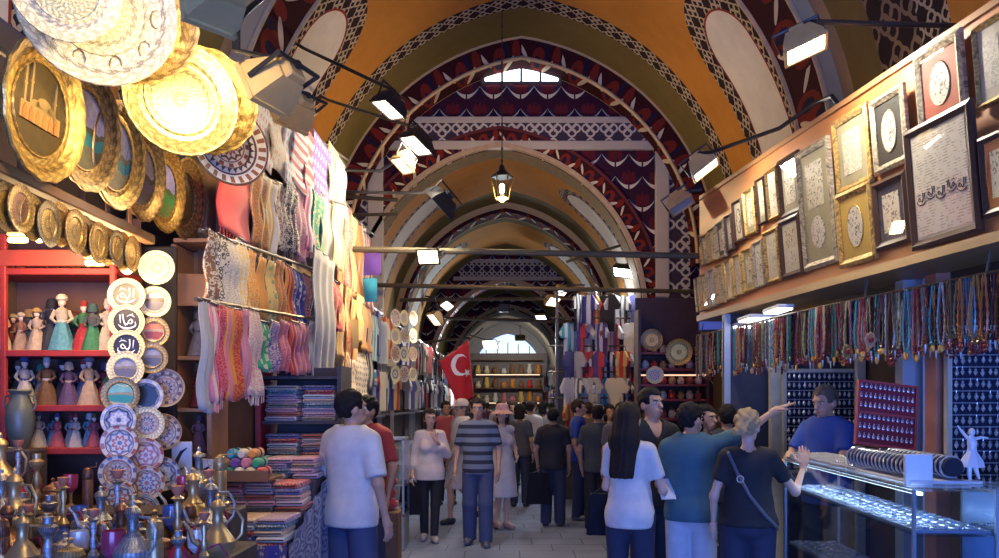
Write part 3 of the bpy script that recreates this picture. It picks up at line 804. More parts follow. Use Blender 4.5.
# the column of painted plates on the post
post = empty('plate_stand', at(133,520,4.62)); T(post, 'dark upright board hung with overlapping painted plates', 'stand')
pz = lambda py, Y=4.62: at(0, py, Y).z
MB().box((at(138,0,4.68).x, 4.82, (pz(240) + .55)/2), (.34, .04, pz(240) - .55), b=.01).build('board', pm((.035,.025,.02), .6), post, M=post.matrix_basis.inverted())
MB().box((at(138,0,4.68).x, 4.92, .45), (.36, .3, .9), b=.02).build('foot_box', WOODD, post, M=post.matrix_basis.inverted())
CALL = pm((.012,.012,.016), .35)
IZ = [polar_mat((.56,.48,.36), (.34,.09,.05), (.1,.1,.16), 8, .1), polar_mat((.5,.47,.42), (.1,.11,.2), (.3,.11,.07), 10, .1), polar_mat((.42,.32,.2), (.1,.05,.04), (.32,.16,.07), 12, .1),
      polar_mat((.35,.36,.4), (.6,.55,.45), (.05,.05,.1), 8, .1), polar_mat((.5,.42,.33), (.32,.08,.06), (.25,.08,.08), 6, .1)]
TEAL = scene_mat((.12,.3,.22), (.02,.2,.12), (.3,.25,.1), .1); DPIC = scene_mat((.2,.2,.22), (.1,.09,.09), (.25,.2,.12), .1); REDP = scene_mat((.5,.14,.06), (.25,.05,.03), (.4,.3,.2), .1)
cols = [(157,268,34,4.42,PALEGOLD,PALEGOLD,'gold plate with bright raised boss, top of the plate column',None),
        (127,296,35,4.40,PALEGOLD,CALL,'cream-rimmed black plate with white script, highest of the three script plates',1),
        (127,322,34,4.38,PALEGOLD,CALL,'cream-rimmed black plate with white script, middle of the three script plates',2),
        (127,347,34,4.36,PALEGOLD,CALL,'cream-rimmed black plate with white script, lowest of the three script plates',3),
        (155,302,31,4.48,PALEGOLD,LAND3,'gold plate with a grey mosque view, right of the top script plate',None),
        (154,332,30,4.46,BRONZE,REDP,'dark plate with red picture, right of the middle script plate',None),
        (152,358,31,4.44,BRONZE,DPIC,'dark plate with street picture, right of the lowest script plate',None),
        (126,369,35,4.34,PALEGOLD,DPIC,'cream-rimmed plate with grey landscape just under the script plates',None),
        (121,395,36,4.32,BRONZE,TEAL,'oval green landscape plate in the left plate column',None),
        (146,396,34,4.42,IZ[3],CALL,'blue-black plate with pale rim beside the green landscape plate',None),
        (165,388,38,4.54,IZ[2],IZ[2],'brown patterned plate, upper one of the right-hand column',None),
        (119,420,33,4.30,IZ[3],IZ[3],'plate with a ring of dark medallions, left column',None),
        (147,424,34,4.40,PALEGOLD,IZ[2],'beige plate with fine gold lines, centre column',None),
        (163,432,36,4.52,IZ[2],IZ[2],'brown patterned plate, lower middle of the right-hand column',None),
        (120,443,36,4.28,IZ[0],IZ[0],'cream plate with red star flower, left column',None),
        (146,455,34,4.38,IZ[4],IZ[4],'cream plate with red rosette, centre column',None),
        (118,473,36,4.26,IZ[1],IZ[2],'pale plate with two tulips, left column',None),
        (163,474,34,4.50,IZ[1],IZ[3],'grey blue patterned plate, bottom of the right-hand column',None),
        (147,483,34,4.36,IZ[0],IZ[1],'plate with blue flower and red border, centre column',None),
        (119,498,33,4.24,IZ[0],IZ[0],'cream plate with red centre, bottom of the left column',None),
        (143,510,33,4.34,IZ[3],IZ[2],'grey plate half hidden by brassware, bottom of the centre column',None)]
for k, (px, py, d, Y, rim, mid, lab, sc) in enumerate(cols):
    ex = (lambda o, r, sc=sc: script(o, r, seed=sc)) if sc else None
    plate('wall_plate', at(px, py, Y), (.22, -1, .06 + .0*k), d*Y/FPX*1.02, rim, mid, lab, 'plate', 'painted plates on the post', inner=.74 if sc else .64, extra=ex, bead=k < 8)
hw = MB(); hw.tube([at(127,285,4.44), at(127,250,4.5), at(127,230,4.55)], .004, 5)

# ------------------------------------------------------------------ the doll shelves
RED = pm((.30,.022,.018), .6, var=.15)
YD = 4.42
sh = empty('doll_shelf_unit', at(55,560,YD)); T(sh, 'red shelf unit of costume dolls behind the brassware', 'shelf'); IN = sh.matrix_basis.inverted()
sx0, sx1 = at(-60,0,YD).x, at(116,0,YD).x
for py in (268, 350, 405, 448):
    z = at(0, py, YD).z; MB().box(((sx0+sx1)/2, YD + .15, z - .018), (sx1 - sx0, .3, .036), b=.004).build('shelf_board', RED, sh, M=IN)
MB().box(((sx0+sx1)/2, YD + .31, 1.5), (sx1 - sx0, .02, 2.6)).build('back_panel', pm((.10,.045,.03), .7), sh, M=IN)
for x in (at(3,0,YD).x, sx1 - .02): MB().box((x, YD + .01, 1.4), (.03, .03, 2.5), b=.004).build('side_post', RED, sh, M=IN)
MB().box(((sx0+sx1)/2, YD + .0, at(0,258,YD).z), (sx1-sx0, .02, .09), b=.004).build('valance', pm((.35,.05,.03), .5), sh, M=IN)
def doll(h, dress, top, hatc, sk=(.62,.42,.3), hat='cone'):
    """costume doll of unit height h"""
    o = empty('costume_doll')
    q = MB(); q.lathe([(.0,0),(.23*h,0),(.22*h,.03*h),(.16*h,.25*h),(.1*h,.45*h),(.075*h,.52*h),(0,.53*h)], 14, scal=.08, lobes=7); q.build('dress', dress, o)
    q = MB(); q.lathe([(.075*h,.5*h),(.1*h,.6*h),(.11*h,.7*h),(.05*h,.755*h),(0,.76*h)], 12); q.build('bodice', top, o)
    for s in (-1, 1):
        q = MB(); q.tube([(s*.1*h,0,.7*h), (s*.16*h,-.03*h,.56*h), (s*.08*h,-.12*h,.48*h)], [.04*h,.035*h,.022*h], 7); q.build('arm', top, o)
    q = MB(); q.ell((0,.02*h,.85*h), (.074*h,.07*h,.085*h), 10, 7); q.tube([(0,.05*h,.82*h),(0,.075*h,.7*h),(0,.07*h,.6*h)], [.05*h,.055*h,.02*h], 7); q.build('hair', pm((.04,.025,.015), .7), o)
    q = MB(); q.lathe([(.083*h,.49*h),(.088*h,.52*h),(.083*h,.55*h)], 12, cap=False); q.build('sash', hatc, o)
    q = MB(); q.lathe([(.03*h,.73*h),(.03*h,.78*h)], 8); q.ell((0,-.005*h,.845*h), (.065*h,.065*h,.078*h), 12, 8); q.build('head', pm(sk, .5, var=.05), o)
    q = MB()
    if hat == 'cone': q.lathe([(.075*h,.87*h),(.07*h,.91*h),(.05*h,.99*h),(0,1.0*h)], 12)
    elif hat == 'turban': q.lathe([(.07*h,.87*h),(.1*h,.9*h),(.09*h,.95*h),(.05*h,.99*h),(0,h)], 14)
    else: q.lathe([(.105*h,.78*h),(.095*h,.88*h),(.07*h,.95*h),(0,.97*h)], 12)
    q.build('headdress', hatc, o); return o
cl = lambda *c: pm(scl(c, .62), .75, var=.3, scale=60, spec=.2)
D1 = [(3,45,'cream',cl(.6,.5,.35),cl(.5,.3,.15),cl(.6,.5,.4),'veil','cream robed'),(19,40,'a',cl(.5,.33,.2),cl(.35,.15,.08),cl(.62,.5,.36),'turban','tan robed turbaned'),
      (38,44,'b',cl(.6,.45,.3),cl(.55,.4,.3),cl(.5,.3,.1),'turban','sand coloured round'),(50,56,'c',cl(.05,.05,.06),cl(.03,.03,.05),cl(.02,.02,.03),'veil','black veiled'),
      (63,58,'d',cl(.12,.35,.42),cl(.6,.5,.35),cl(.75,.62,.45),'turban','turquoise skirted white-turbaned'),(82,52,'e',cl(.45,.04,.05),cl(.06,.18,.08),cl(.3,.03,.03),'cone','red skirted'),
      (94,50,'f',cl(.05,.2,.1),cl(.1,.1,.1),cl(.05,.1,.1),'veil','dark green'),(106,54,'g',cl(.62,.52,.36),cl(.65,.55,.4),cl(.6,.5,.4),'cone','ivory robed')]
DCX = [(.3,.08,.05),(.12,.14,.2),(.5,.4,.25),(.2,.1,.12),(.08,.16,.1),(.45,.28,.12),(.1,.06,.05)]
for k, (px, h, _, a, b, c, ht, w) in enumerate(D1):
    o = doll(h*YD/FPX, a, b, c, hat=ht); o.location = Vector((at(px,0,YD+.08).x, YD + .07 + .03*(k % 2), at(0,350,YD).z)); o.rotation_euler.z = U(-.3,.5)
    T(o, '%s costume doll on the upper red shelf, %s from the left' % (w, ordw(k+1)), 'doll', 'costume dolls')
for k in range(7):
    c = DCX[k]; o = doll(U(40,50)*YD/FPX, cl(*c), cl(*scl(c,.6)), cl(*DCX[(k*3+2) % 7]), hat=['turban','veil','cone'][k % 3]); o.location = Vector((at(11 + k*15.2,0,YD+.2).x, YD + .225, at(0,350,YD).z)); o.rotation_euler.z = U(-.5,.5)
    T(o, 'costume doll at the back of the upper red shelf, %s from the left' % ordw(k+1), 'doll', 'costume dolls')
D2 = [(5,48,'red'),(16,46,'dark'),(28,50,'white aproned'),(39,44,'grey'),(50,50,'brown'),(61,47,'black'),(72,46,'violet'),(82,48,'dark blue'),(92,50,'tan dancing'),(104,46,'maroon'),(113,40,'green')]
DC = dict(zip(('red','dark','white aproned','grey','brown','black','violet','dark blue','tan dancing','maroon','green'), ((.4,.05,.04),(.05,.05,.06),(.55,.5,.45),(.22,.22,.24),(.2,.1,.05),(.02,.02,.03),(.14,.08,.16),(.06,.08,.18),(.55,.38,.24),(.25,.04,.05),(.06,.2,.12))))
for k, (px, h, w) in enumerate(D2):
    c = DC[w]; o = doll(h*YD/FPX, cl(*c), cl(*scl(c, .7)), cl(*DC[D2[(k*3+1) % 11][2]]), hat=['veil','cone','turban'][k % 3])
    o.location = Vector((at(px,0,YD+.12).x, YD + .09 + .05*(k % 2), at(0,405,YD).z)); o.rotation_euler.z = U(-.5,.5)
    T(o, '%s costume doll on the middle red shelf, %s from the left' % (w, ordw(k+1)), 'doll', 'costume dolls')
for k in range(9):
    c = [(.5,.45,.4),(.2,.35,.4),(.45,.1,.12),(.4,.38,.35)][k % 4]
    o = doll(U(34,40)*YD/FPX, cl(*c), cl(*scl(c, .8)), cl(*DC[D2[(k*2+3) % 11][2]]), hat=['cone','veil'][k % 2])
    o.location = Vector((at(40 + k*9.2,0,YD+.1).x, YD + .09 + .05*(k % 2), at(0,448,YD).z)); o.rotation_euler.z = U(-.5,.5)
    T(o, 'little costume doll on the lowest red shelf, %s from the left' % ordw(k+1), 'doll', 'costume dolls')
for k in range(9):
    px = 12 + k*11; o = empty('trinket_box', Vector((at(px,0,YD+.1).x, YD + .1, at(0,268,YD).z))); hh = U(.05,.11)
    T(o, 'tiny lidded trinket box on the top red shelf, %s from the left' % ordw(k+1), 'box', 'trinket boxes')
    c = random.choice([GOLD, COPPER, BRONZE, cl(.5,.1,.05)])
    MB().box((0,0,hh*.4), (.05,.05,hh*.8), b=.006).build('box_body', c, o); MB().lathe([(.03,hh*.8),(.028,hh*.9),(.008,hh),(0,hh*1.05)], 10).build('box_lid', GOLD, o)
# the doll in a box on the wooden cupboard further along
YC = 4.95
WOODO = pm((.46,.22,.09), .5, var=.2, scale=5)
cb = empty('display_cupboard', at(192,560,YC)); T(cb, 'narrow orange wood cupboard with a boxed doll beside the plate column', 'cupboard'); IN = cb.matrix_basis.inverted()
cx0, cx1 = at(173,0,YC).x, at(209,0,YC).x
for x in (cx0, cx1): MB().box((x, YC+.15, 1.35), (.03,.3,2.7), b=.004).build('side_panel', WOODO, cb, M=IN)
for py in (240, 280, 358, 410, 455): MB().box(((cx0+cx1)/2, YC+.15, at(0,py,YC).z), (cx1-cx0,.3,.025), b=.003).build('shelf_board', WOODO, cb, M=IN)
MB().box(((cx0+cx1)/2, YC+.3, 1.35), (cx1-cx0,.02,2.7)).build('back_panel', pm((.3,.15,.07), .6), cb, M=IN)
MB().box(((cx0+cx1)/2, YC+.0, at(0,290,YC).z), (cx1-cx0,.02,.2), b=.003).build('drawer_front', WOODO, cb, M=IN)
for py, lab, c in ((357,'cream lace doll standing in the orange cupboard',(.62,.5,.36)),(409,'red dressed doll in the lower bay of the orange cupboard',(.4,.06,.06)),(454,'pink doll low in the orange cupboard',(.4,.2,.24))):
    o = doll(.3 if py == 357 else .24, cl(*c), cl(*c), cl(*scl(c,.6)), hat='veil'); o.location = (( cx0+cx1)/2, YC + .12, at(0,py,YC).z + .0125); T(o, lab, 'doll')
def board_sign(px, py, w, h, Y, lab):
    o = empty('print_card', at(px,py,Y)); T(o, lab, 'print')
    MB().box((0,0,0), (w,.015,h), b=.003).build('card', pm((.6,.6,.6), .5, var=.06), o)
    zz_ = at(px,py,Y).z; MB().box((0,.015,(h/2-zz_)/2), (.02,.012,zz_+h*.4)).build('easel_post', WOODD, o)
    a = MB(); a.tube([(-w*.3,-.01,-h*.36), (-w*.22,-.01,-h*.05), (0,-.01,h*.2), (w*.3,-.01,h*.33)], [.004,.012,.01,.002], 6)
    a.tube([(-w*.1,-.01,-h*.33), (w*.2,-.01,-h*.2)], [.006,.002], 5); a.build('lettering', pm((.02,.02,.03), .4), o)
board_sign(182, 459, .115, .2, 4.62, 'white card with a black brush stroke, nearer one under the cupboard'); board_sign(206, 476, .115, .2, 4.75, 'white card with a black brush stroke, the one right of its twin')

# ------------------------------------------------------------------ brassware on the stepped table
st = empty('display_table', (-1.9, 3.7, 0)); T(st, 'stepped dark table covered with brass and glass souvenirs', 'table'); IN = st.matrix_basis.inverted()
DK = pm((.05,.035,.04), .7)
for y0, y1, z, x0, x1 in ((3.92,4.2,1.18,-2.75,-1.36),(3.48,3.92,1.04,-2.6,-1.22),(3.02,3.48,1.0,-2.4,-1.12)):
    MB().box(((x0+x1)/2, (y0+y1)/2, z/2), (x1-x0, y1-y0, z), b=.01).build('table_tier', DK, st, M=IN)
def ewer(m):
    o = empty('brass_ewer'); q = MB(); q.lathe([(.055,0),(.05,.015),(.022,.035),(.03,.06),(.07,.11),(.072,.14),(.045,.18),(.022,.21),(.02,.26),(.03,.285)], 16); q.build('body', m, o)
    q = MB(); q.tube([(.03,0,.27),(.075,0,.27),(.105,0,.22),(.1,0,.16),(.068,0,.125)], .006, 6); q.build('handle', m, o)
    q = MB(); q.tube([(-.06,0,.12),(-.1,0,.15),(-.115,0,.2),(-.14,0,.235)], [.014,.011,.008,.006], 7); q.build('spout', m, o)
    q = MB(); q.lathe([(.032,.285),(.026,.3),(.008,.315),(.01,.33),(0,.34)], 12); q.build('lid', m, o); return o
def hookah(m, g):
    o = empty('hookah'); q = MB(); q.lathe([(.06,0),(.065,.02),(.07,.06),(.05,.1),(.02,.13),(.025,.15)], 16); q.build('water_bowl', g, o)
    q = MB(); q.lathe([(.022,.14),(.03,.16),(.012,.19),(.022,.23),(.01,.26),(.018,.3),(.012,.33),(.03,.345),(.01,.36)], 12); q.build('stem', m, o)
    q = MB(); q.lathe([(.012,.355),(.028,.385),(.03,.4),(0,.39)], 12); q.build('fire_cup', pm((.4,.12,.06), .6), o)
    q = MB(); q.tube([(.015,0,.2),(.08,-.02,.22),(.12,-.05,.14),(.1,-.08,.05),(.04,-.1,.02),(-.03,-.09,.015)], .007, 6); q.build('hose', cl(.35,.04,.08), o); return o
def candlestick(m):
    o = empty('candlestick'); q = MB(); q.lathe([(.055,0),(.05,.012),(.015,.03),(.022,.06),(.01,.09),(.02,.13),(.01,.17),(.03,.2)], 14); q.build('stem', m, o)
    q = MB(); q.lathe([(.03,.2),(.034,.215),(.018,.225),(.018,.25),(0,.25)], 14); q.build('candle_cup', m, o); return o
def goblet(m):
    o = empty('goblet'); q = MB(); q.lathe([(.04,0),(.036,.01),(.008,.03),(.009,.08),(.014,.09)], 14); q.build('foot', SMOOTHBRASS, o)
    q = MB(); q.lathe([(.014,.09),(.036,.115),(.04,.16),(.037,.19),(.034,.19),(.036,.16),(0,.11)], 14); q.build('bowl', m, o); return o
def pot(m):
    o = empty('lidded_pot'); q = MB(); q.lathe([(.04,0),(.06,.03),(.065,.07),(.05,.1),(.052,.11)], 16); q.build('body', m, o)
    q = MB(); q.lathe([(.054,.11),(.045,.13),(.015,.145),(.008,.155),(.012,.17),(0,.18)], 14); q.build('lid', m, o)
    for s in (-1, 1): q = MB(); q.tube([(s*.06,0,.085),(s*.088,0,.09),(s*.088,0,.055),(s*.062,0,.05)], .005, 6); q.build('handle', m, o)
    return o
def mill(m):
    o = empty('pepper_mill'); q = MB(); q.lathe([(.03,0),(.03,.17),(.027,.175),(.03,.18),(.03,.21)], 14); q.build('body', m, o)
    q = MB(); q.lathe([(.03,.21),(.024,.235),(.006,.245),(0,.25)], 12); q.build('cap', m, o)
    q = MB(); q.tube([(0,0,.245),(.06,0,.25),(.06,0,.275)], .004, 6); q.build('crank', m, o); return o
BLUEG, REDG, WHITEG = pm((.08,.14,.4), .15, .1), pm((.35,.04,.08), .15, .1), pm((.6,.6,.62), .2, .1)
protos = [(ewer, [SMOOTHBRASS, COPPER, SILVER], 'ewer', 'ewer'), (hookah, None, 'hookah', 'water pipe'), (candlestick, [SMOOTHBRASS, SILVER], 'candlestick', 'turned candlestick'),
          (goblet, [BLUEG, REDG, WHITEG], 'goblet', 'footed glass goblet'), (pot, [COPPER, SILVER, BRONZE], 'pot', 'lidded pot'), (mill, [SMOOTHBRASS, COPPER], 'pepper mill', 'pepper mill')]
MN = {id(SMOOTHBRASS): 'brass', id(COPPER): 'copper', id(SILVER): 'silver', id(BRONZE): 'bronze', id(BLUEG): 'blue', id(REDG): 'red', id(WHITEG): 'white'}
made = {}
rows = [('back', 4.06, 1.18, -2.62, -1.42, 13), ('second', 3.78, 1.04, -2.5, -1.28, 14), ('third', 3.6, 1.04, -2.36, -1.3, 13), ('fourth', 3.34, 1.0, -2.2, -1.18, 13), ('front', 3.14, 1.0, -2.1, -1.16, 11)]
seq = [0,1,2,4,3,5,0,2,4,1,3,0,5,2,1,4]
for ri, (rn, y, z, x0, x1, n) in enumerate(rows):
    for k in range(n):
        xx = x0 + (x1 - x0)*(k + .5)/n
        if ri < 2 and 96 < VX + xx*FPX/y < 172: continue
        fn, ms, cat, what = protos[seq[(k + ri*5) % 16]]
        m = ms[(k + ri) % len(ms)] if ms else [SMOOTHBRASS, SILVER][k % 2]; g = [BLUEG, REDG, WHITEG][(k + ri) % 3]
        key = (cat, id(m), id(g) if ms is None else 0)
        if key in made: o = copy_tree(made[key])
        else: o = fn(m) if ms else fn(m, g); made[key] = o
        s = U(.85, 1.15)*(.82 if ms is None else 1); o.scale = (s, s, s); o.location = (x0 + (x1 - x0)*(k + .5)/n + U(-.01,.01), y + U(-.02,.02), z); o.rotation_euler.z = U(-.8,.8)
        T(o, '%s %s, %s row of the stepped table, %s place from left' % (MN[id(m)], what, rn, ordw(k+1)), cat, 'souvenirs on the stepped table')
o = empty('amphora_vase', (at(20,0,4.3).x, 4.3, 1.47)); T(o, 'tall grey green two-handled vase at the left behind the brassware', 'vase'); VG = pm((.09,.10,.08), .4, var=.2)
MB().lathe([(.035,0),(.045,.02),(.066,.1),(.072,.17),(.064,.23),(.047,.27),(.044,.29),(.06,.31),(.055,.318),(.038,.295)], 24, cap=False).build('body', VG, o)
for s in (-1, 1): MB().tube([(s*.048,0,.285),(s*.078,0,.28),(s*.086,0,.23),(s*.066,0,.2)], .006, 7).build('handle', VG, o)
MB().box((at(20,0,4.3).x, 4.3, .735), (.2,.18,1.47), b=.01).build('vase_pedestal', DK, None); T(bpy.data.objects['vase_pedestal'], 'dark box pedestal under the tall grey green vase', 'pedestal')
# ------------------------------------------------------------------ textiles on the left
_CM = {}
def cloth_mat(c1, c2, kind='plain', s=1.0):
    key = (c1, c2, kind, s)
    if key in _CM: return _CM[key]
    m, t, b = new_mat('woven_cloth'); (u, v, _), vec = coord(t, 'UV'); n = noise(t, vec, 60, 3)
    if kind == 'plain': f = n*.5
    elif kind == 'stripe': f = (u*(9/s)).fract().gt(.5)
    elif kind == 'band': f = (v*(9/s)).fract().gt(.55)
    elif kind == 'leopard': f = (X(t, voro(t, vec, 44/s)) - .42).abs().lt(.13)
    elif kind == 'paisley': f = ((X(t, voro(t, vec, 26/s))*20).sin()*.5 + .5).gt(.5)*.7
    elif kind == 'floral': f = X(t, voro(t, vec, 22/s)).lt(.38)*.8
    elif kind == 'check': f = (u*(12/s)).fract().gt(.5)*.5 + (v*(12/s)).fract().gt(.5)*.5
    elif kind == 'border':
        f = ((u*(16/s)).fract() - .5).abs().lt(.2)*((v*(16/s)).fract() - .5).abs().lt(.25)
    c = mixc(t, f, c1, c2); c = mixc(t, n*.35, c, scl(c1, .5))
    t.links.new(c, b.inputs['Base Color']); b.inputs['Roughness'].default_value = .85
    b.inputs['Sheen Weight'].default_value = .2
    bump(t, b, noise(t, vec, 160, 2), .2, .003); _CM[key] = m; return m
R_, PK, OR_, YE, CRM, NV, GN, PU, GY, BR, WH, TQ, BK = (.55,.04,.03), (.65,.2,.26), (.7,.26,.04), (.72,.5,.14), (.7,.6,.42), (.05,.05,.25), (.03,.32,.14), (.16,.06,.3), (.38,.36,.32), (.25,.12,.05), (.75,.72,.66), (.05,.4,.45), (.03,.025,.025)
CN = {(.52,.50,.38):'pale grey-green', R_:'red', PK:'pink', OR_:'orange', YE:'yellow', CRM:'cream', NV:'navy', GN:'green', PU:'purple', GY:'grey', BR:'brown', WH:'white', TQ:'turquoise', BK:'black'}
PATN = dict(plain='plain', stripe='striped', band='banded', leopard='leopard-spotted', paisley='paisley', floral='flowered', check='checked', border='dotted')
CROW = {}
def cloth(px0, px1, y0, y1, x, c1, c2, kind, row, folds=2, s=1.0, amp=.02, name='hanging_scarf', cat='scarf', taper=0, fringe=False, bunch=0):
    """a hanging cloth on a lengthwise rail at lateral x, seen between these pixels"""
    Y0, Y1 = x*FPX/(px0 - VX), x*FPX/(px1 - VX); Ym = (Y0 + Y1)/2
    z1, z0 = at(0, y0, Ym).z, at(0, y1, Ym).z; W, H = Y1 - Y0, z1 - z0; ph = U(0, 6)
    o = empty(name, (x, Ym, z1))
    def fn(u, v):
        k = 1 - bunch*(1 - v)**2
        yy = (u - .5)*W*k*(1 + taper*v)
        xx = amp*math.sin(2*PI*folds*u + ph)*(.35 + .65*v) + .012*math.sin(9*v + ph)
        return (xx, yy, -H*v - .012*math.sin(5*u + ph)*v)
    q = MB(); q.grid(fn, max(10, int(folds*7)), 12, uvf=lambda u, v: (u*abs(W)*1.0, v*H))
    me = q.build('cloth', cloth_mat(c1, c2, kind, s), o)
    so = me.modifiers.new('thick', 'SOLIDIFY'); so.thickness = .006
    if fringe:
        q = MB()
        for k in range(14):
            p = Vector(fn((k + .5)/14, 1)); q.tube([p, p + Vector((U(-.004,.004), U(-.004,.004), -.05))], .003, 4)
        q.build('fringe', cloth_mat(c1, c2, 'plain'), o)
    q = MB(); q.tube([(0, -W/2*(1-bunch), .004), (0, W/2*(1-bunch), .004)], .007, 6); q.build('hem_rod', pm((.2,.13,.08), .5), o)
    n = CROW[row] = CROW.get(row, 0) + 1
    T(o, ('%s and %s %s %s, %s from the near end of the %s' % (CN[c1], CN[c2], PATN[kind], cat, ordw(n), row)) if kind != 'plain' else ('plain %s %s, %s from the near end of the %s' % (CN[c1], cat, ordw(n), row)), cat, 'textiles in the ' + row)
    return o
cv = lambda *a, **k: cloth(*a, name='cushion_cover', cat='cushion cover', folds=.5, amp=.008, **k)
row = 'top row'
cv(254, 272, 96, 168, -1.72, WH, PK, 'border', row); cv(270, 287, 108, 172, -1.715, CRM, OR_, 'floral', row); cv(284, 297, 118, 188, -1.715, WH, GY, 'border', row)
cv(292, 306, 122, 190, -1.70, WH, R_, 'band', row, s=.7); cv(303, 314, 132, 196, -1.70, R_, CRM, 'band', row); cv(312, 331, 142, 204, -1.715, PU, WH, 'border', row, s=1.6); cv(328, 338, 148, 212, -1.715, YE, CRM, 'stripe', row); cv(335, 346, 158, 215, -1.72, CRM, GY, 'border', row)
row = 'shawl row'
cloth(219, 252, 165, 238, -1.72, R_, R_, 'plain', row, 1, amp=.012, name='hanging_shawl', cat='shawl', fringe=True)
for a in ((250,266,176,246,BR,OR_,'paisley'),(262,277,180,252,YE,WH,'stripe'),(275,286,186,248,CRM,BR,'leopard'),(284,296,188,252,BK,CRM,'leopard'),(294,306,190,258,PK,CRM,'paisley'),(304,314,186,252,PK,WH,'stripe'),(312,323,196,278,GN,YE,'floral'),
          (321,333,200,262,CRM,GY,'plain'),(331,342,208,268,YE,CRM,'stripe')):
    cloth(a[0], a[1], a[2], a[3], -1.70, a[4], a[5], a[6], row, 2, name='hanging_shawl', cat='shawl', fringe=a[0] % 2 == 0)
row = 'bunched row'
for a in ((204,218,232,302,BR,CRM,'leopard'),(215,228,236,310,CRM,BK,'leopard'),(225,238,242,312,CRM,GY,'paisley'),(236,248,240,316,CRM,YE,'leopard'),(246,258,252,330,OR_,YE,'paisley'),(256,267,258,322,OR_,YE,'plain'),
          (265,277,262,326,YE,GN,'floral'),(274,286,262,326,OR_,BR,'paisley'),(284,293,266,324,OR_,R_,'stripe'),(291,304,272,322,NV,CRM,'floral'),(302,312,276,318,R_,CRM,'paisley'),(309,320,274,318,CRM,BR,'leopard')):
    cloth(a[0], a[1], a[2], a[3], -1.64, a[4], a[5], a[6], row, 2.5, amp=.018, bunch=.35, fringe=a[0] % 3 == 0)
row = 'lower row'
for a in ((200,211,300,412,GY,GY,'plain'),(209,218,304,402,PK,CRM,'stripe'),(216,226,306,402,R_,PK,'paisley'),(224,234,308,400,OR_,PK,'stripe'),(232,242,310,400,R_,OR_,'paisley'),(240,250,310,398,PK,GY,'stripe'),(247,260,310,396,CRM,PK,'paisley'),
          (258,269,322,370,GN,CRM,'floral'),(268,280,322,372,PU,CRM,'paisley'),(278,290,322,372,PK,R_,'paisley'),(288,300,322,374,R_,PK,'stripe'),(298,309,324,374,PK,OR_,'floral'),(307,318,322,374,CRM,PK,'floral'),(316,327,324,374,CRM,BR,'paisley')):
    cloth(a[0], a[1], a[2], a[3], -1.60, a[4], a[5], a[6], row, 2.5, amp=.016, bunch=.3, fringe=a[0] % 2 == 1)
cloth(314, 334, 255, 380, -1.56, (.52,.50,.38), WH, 'plain', 'middle gap', 3, amp=.02, name='hanging_curtain', cat='curtain')
row = 'far upper row'
for a in ((338,346,212,292,OR_,R_,'stripe'),(344,352,206,290,R_,CRM,'paisley'),(350,357,218,298,YE,CRM,'plain'),(355,362,222,300,OR_,OR_,'plain'),(360,366,225,306,WH,WH,'plain'),(364,371,236,310,WH,R_,'stripe')):
    cloth(a[0], a[1], a[2], a[3], -1.72, a[4], a[5], a[6], row, 1.5)
row = 'far lower row'
for a in ((332,340,282,330,R_,OR_,'floral'),(338,346,284,360,YE,OR_,'paisley'),(344,351,288,366,OR_,R_,'floral'),(350,357,300,372,OR_,YE,'stripe'),(356,364,296,344,YE,CRM,'floral'),(362,370,306,352,OR_,YE,'plain'),(341,349,352,404,YE,R_,'floral'),(348,357,360,410,CRM,R_,'floral'),(356,366,354,402,CRM,BK,'border'),(366,374,330,390,BK,CRM,'stripe')):
    cloth(a[0], a[1], a[2], a[3], -1.62, a[4], a[5], a[6], row, 1.5)
# rails the cloths hang from
RAIL = pm((.12,.09,.06), .45, .5)
def rail(name, pts, r, label, cat='rail', mat=None):
    o = MB().tube(pts, r, 8).build(name, mat or RAIL); return T(o, label, cat)
def lrail(px0, py0, px1, py1, x, label):
    a, b = at(px0, py0, x*FPX/(px0 - VX)), at(px1, py1, x*FPX/(px1 - VX)); return rail('hanging_rail', [a, b], .012, label)
lrail(250, 93, 348, 160, -1.725, 'dark rail over the cushion covers'); lrail(216, 163, 345, 205, -1.715, 'dark rail carrying the second row of shawls')
lrail(200, 230, 322, 272, -1.65, 'dark rail carrying the bunched scarves'); lrail(196, 299, 330, 322, -1.61, 'dark rail carrying the long lower scarves'); lrail(334, 208, 376, 236, -1.735, 'dark rail over the far orange textiles')
# wooden back of the textile shop
tb = empty('shop_partition', (-1.98, 8, 0)); T(tb, 'brown wooden back wall of the textile stall', 'partition')
MB().box((0, 0, 1.95), (.06, 5.6, 3.9)).build('boarding', pm((.17,.085,.04), .65, var=.25, scale=3), tb)
for k in range(4): MB().box((.05, -2.6 + k*1.7, 1.95), (.06,.08,3.9), b=.006).build('stud', WOODD, tb)
# little cushions at the far end of the rail
def cushion(px, py, Y, w, h, c, lab):
    o = empty('hanging_cushion', at(px,py,Y)); T(o, lab, 'cushion')
    q = MB(); q.grid(lambda u, v: (w*(u-.5), -.05*math.sin(PI*u)*math.sin(PI*v), h*(v-.5)), 10, 10); q.grid(lambda u, v: (w*(u-.5), .05*math.sin(PI*u)*math.sin(PI*v), h*(v-.5)), 10, 10); q.build('pad', cloth_mat(c, c, 'plain'), o)
    MB().tube([(0,0,h/2), (0,0,h/2+.16)], .005, 5).build('cord', BKM, o)
BKM = pm((.02,.02,.02), .6)
cushion(371, 263, 9.5, .24, .29, PU, 'small purple cushion hanging above a turquoise one'); cushion(370, 290, 9.5, .17, .28, TQ, 'small turquoise cushion hanging below the purple one'); cushion(347, 334, 8.2, .24, .3, YE, 'round yellow cushion hanging low among the far textiles')
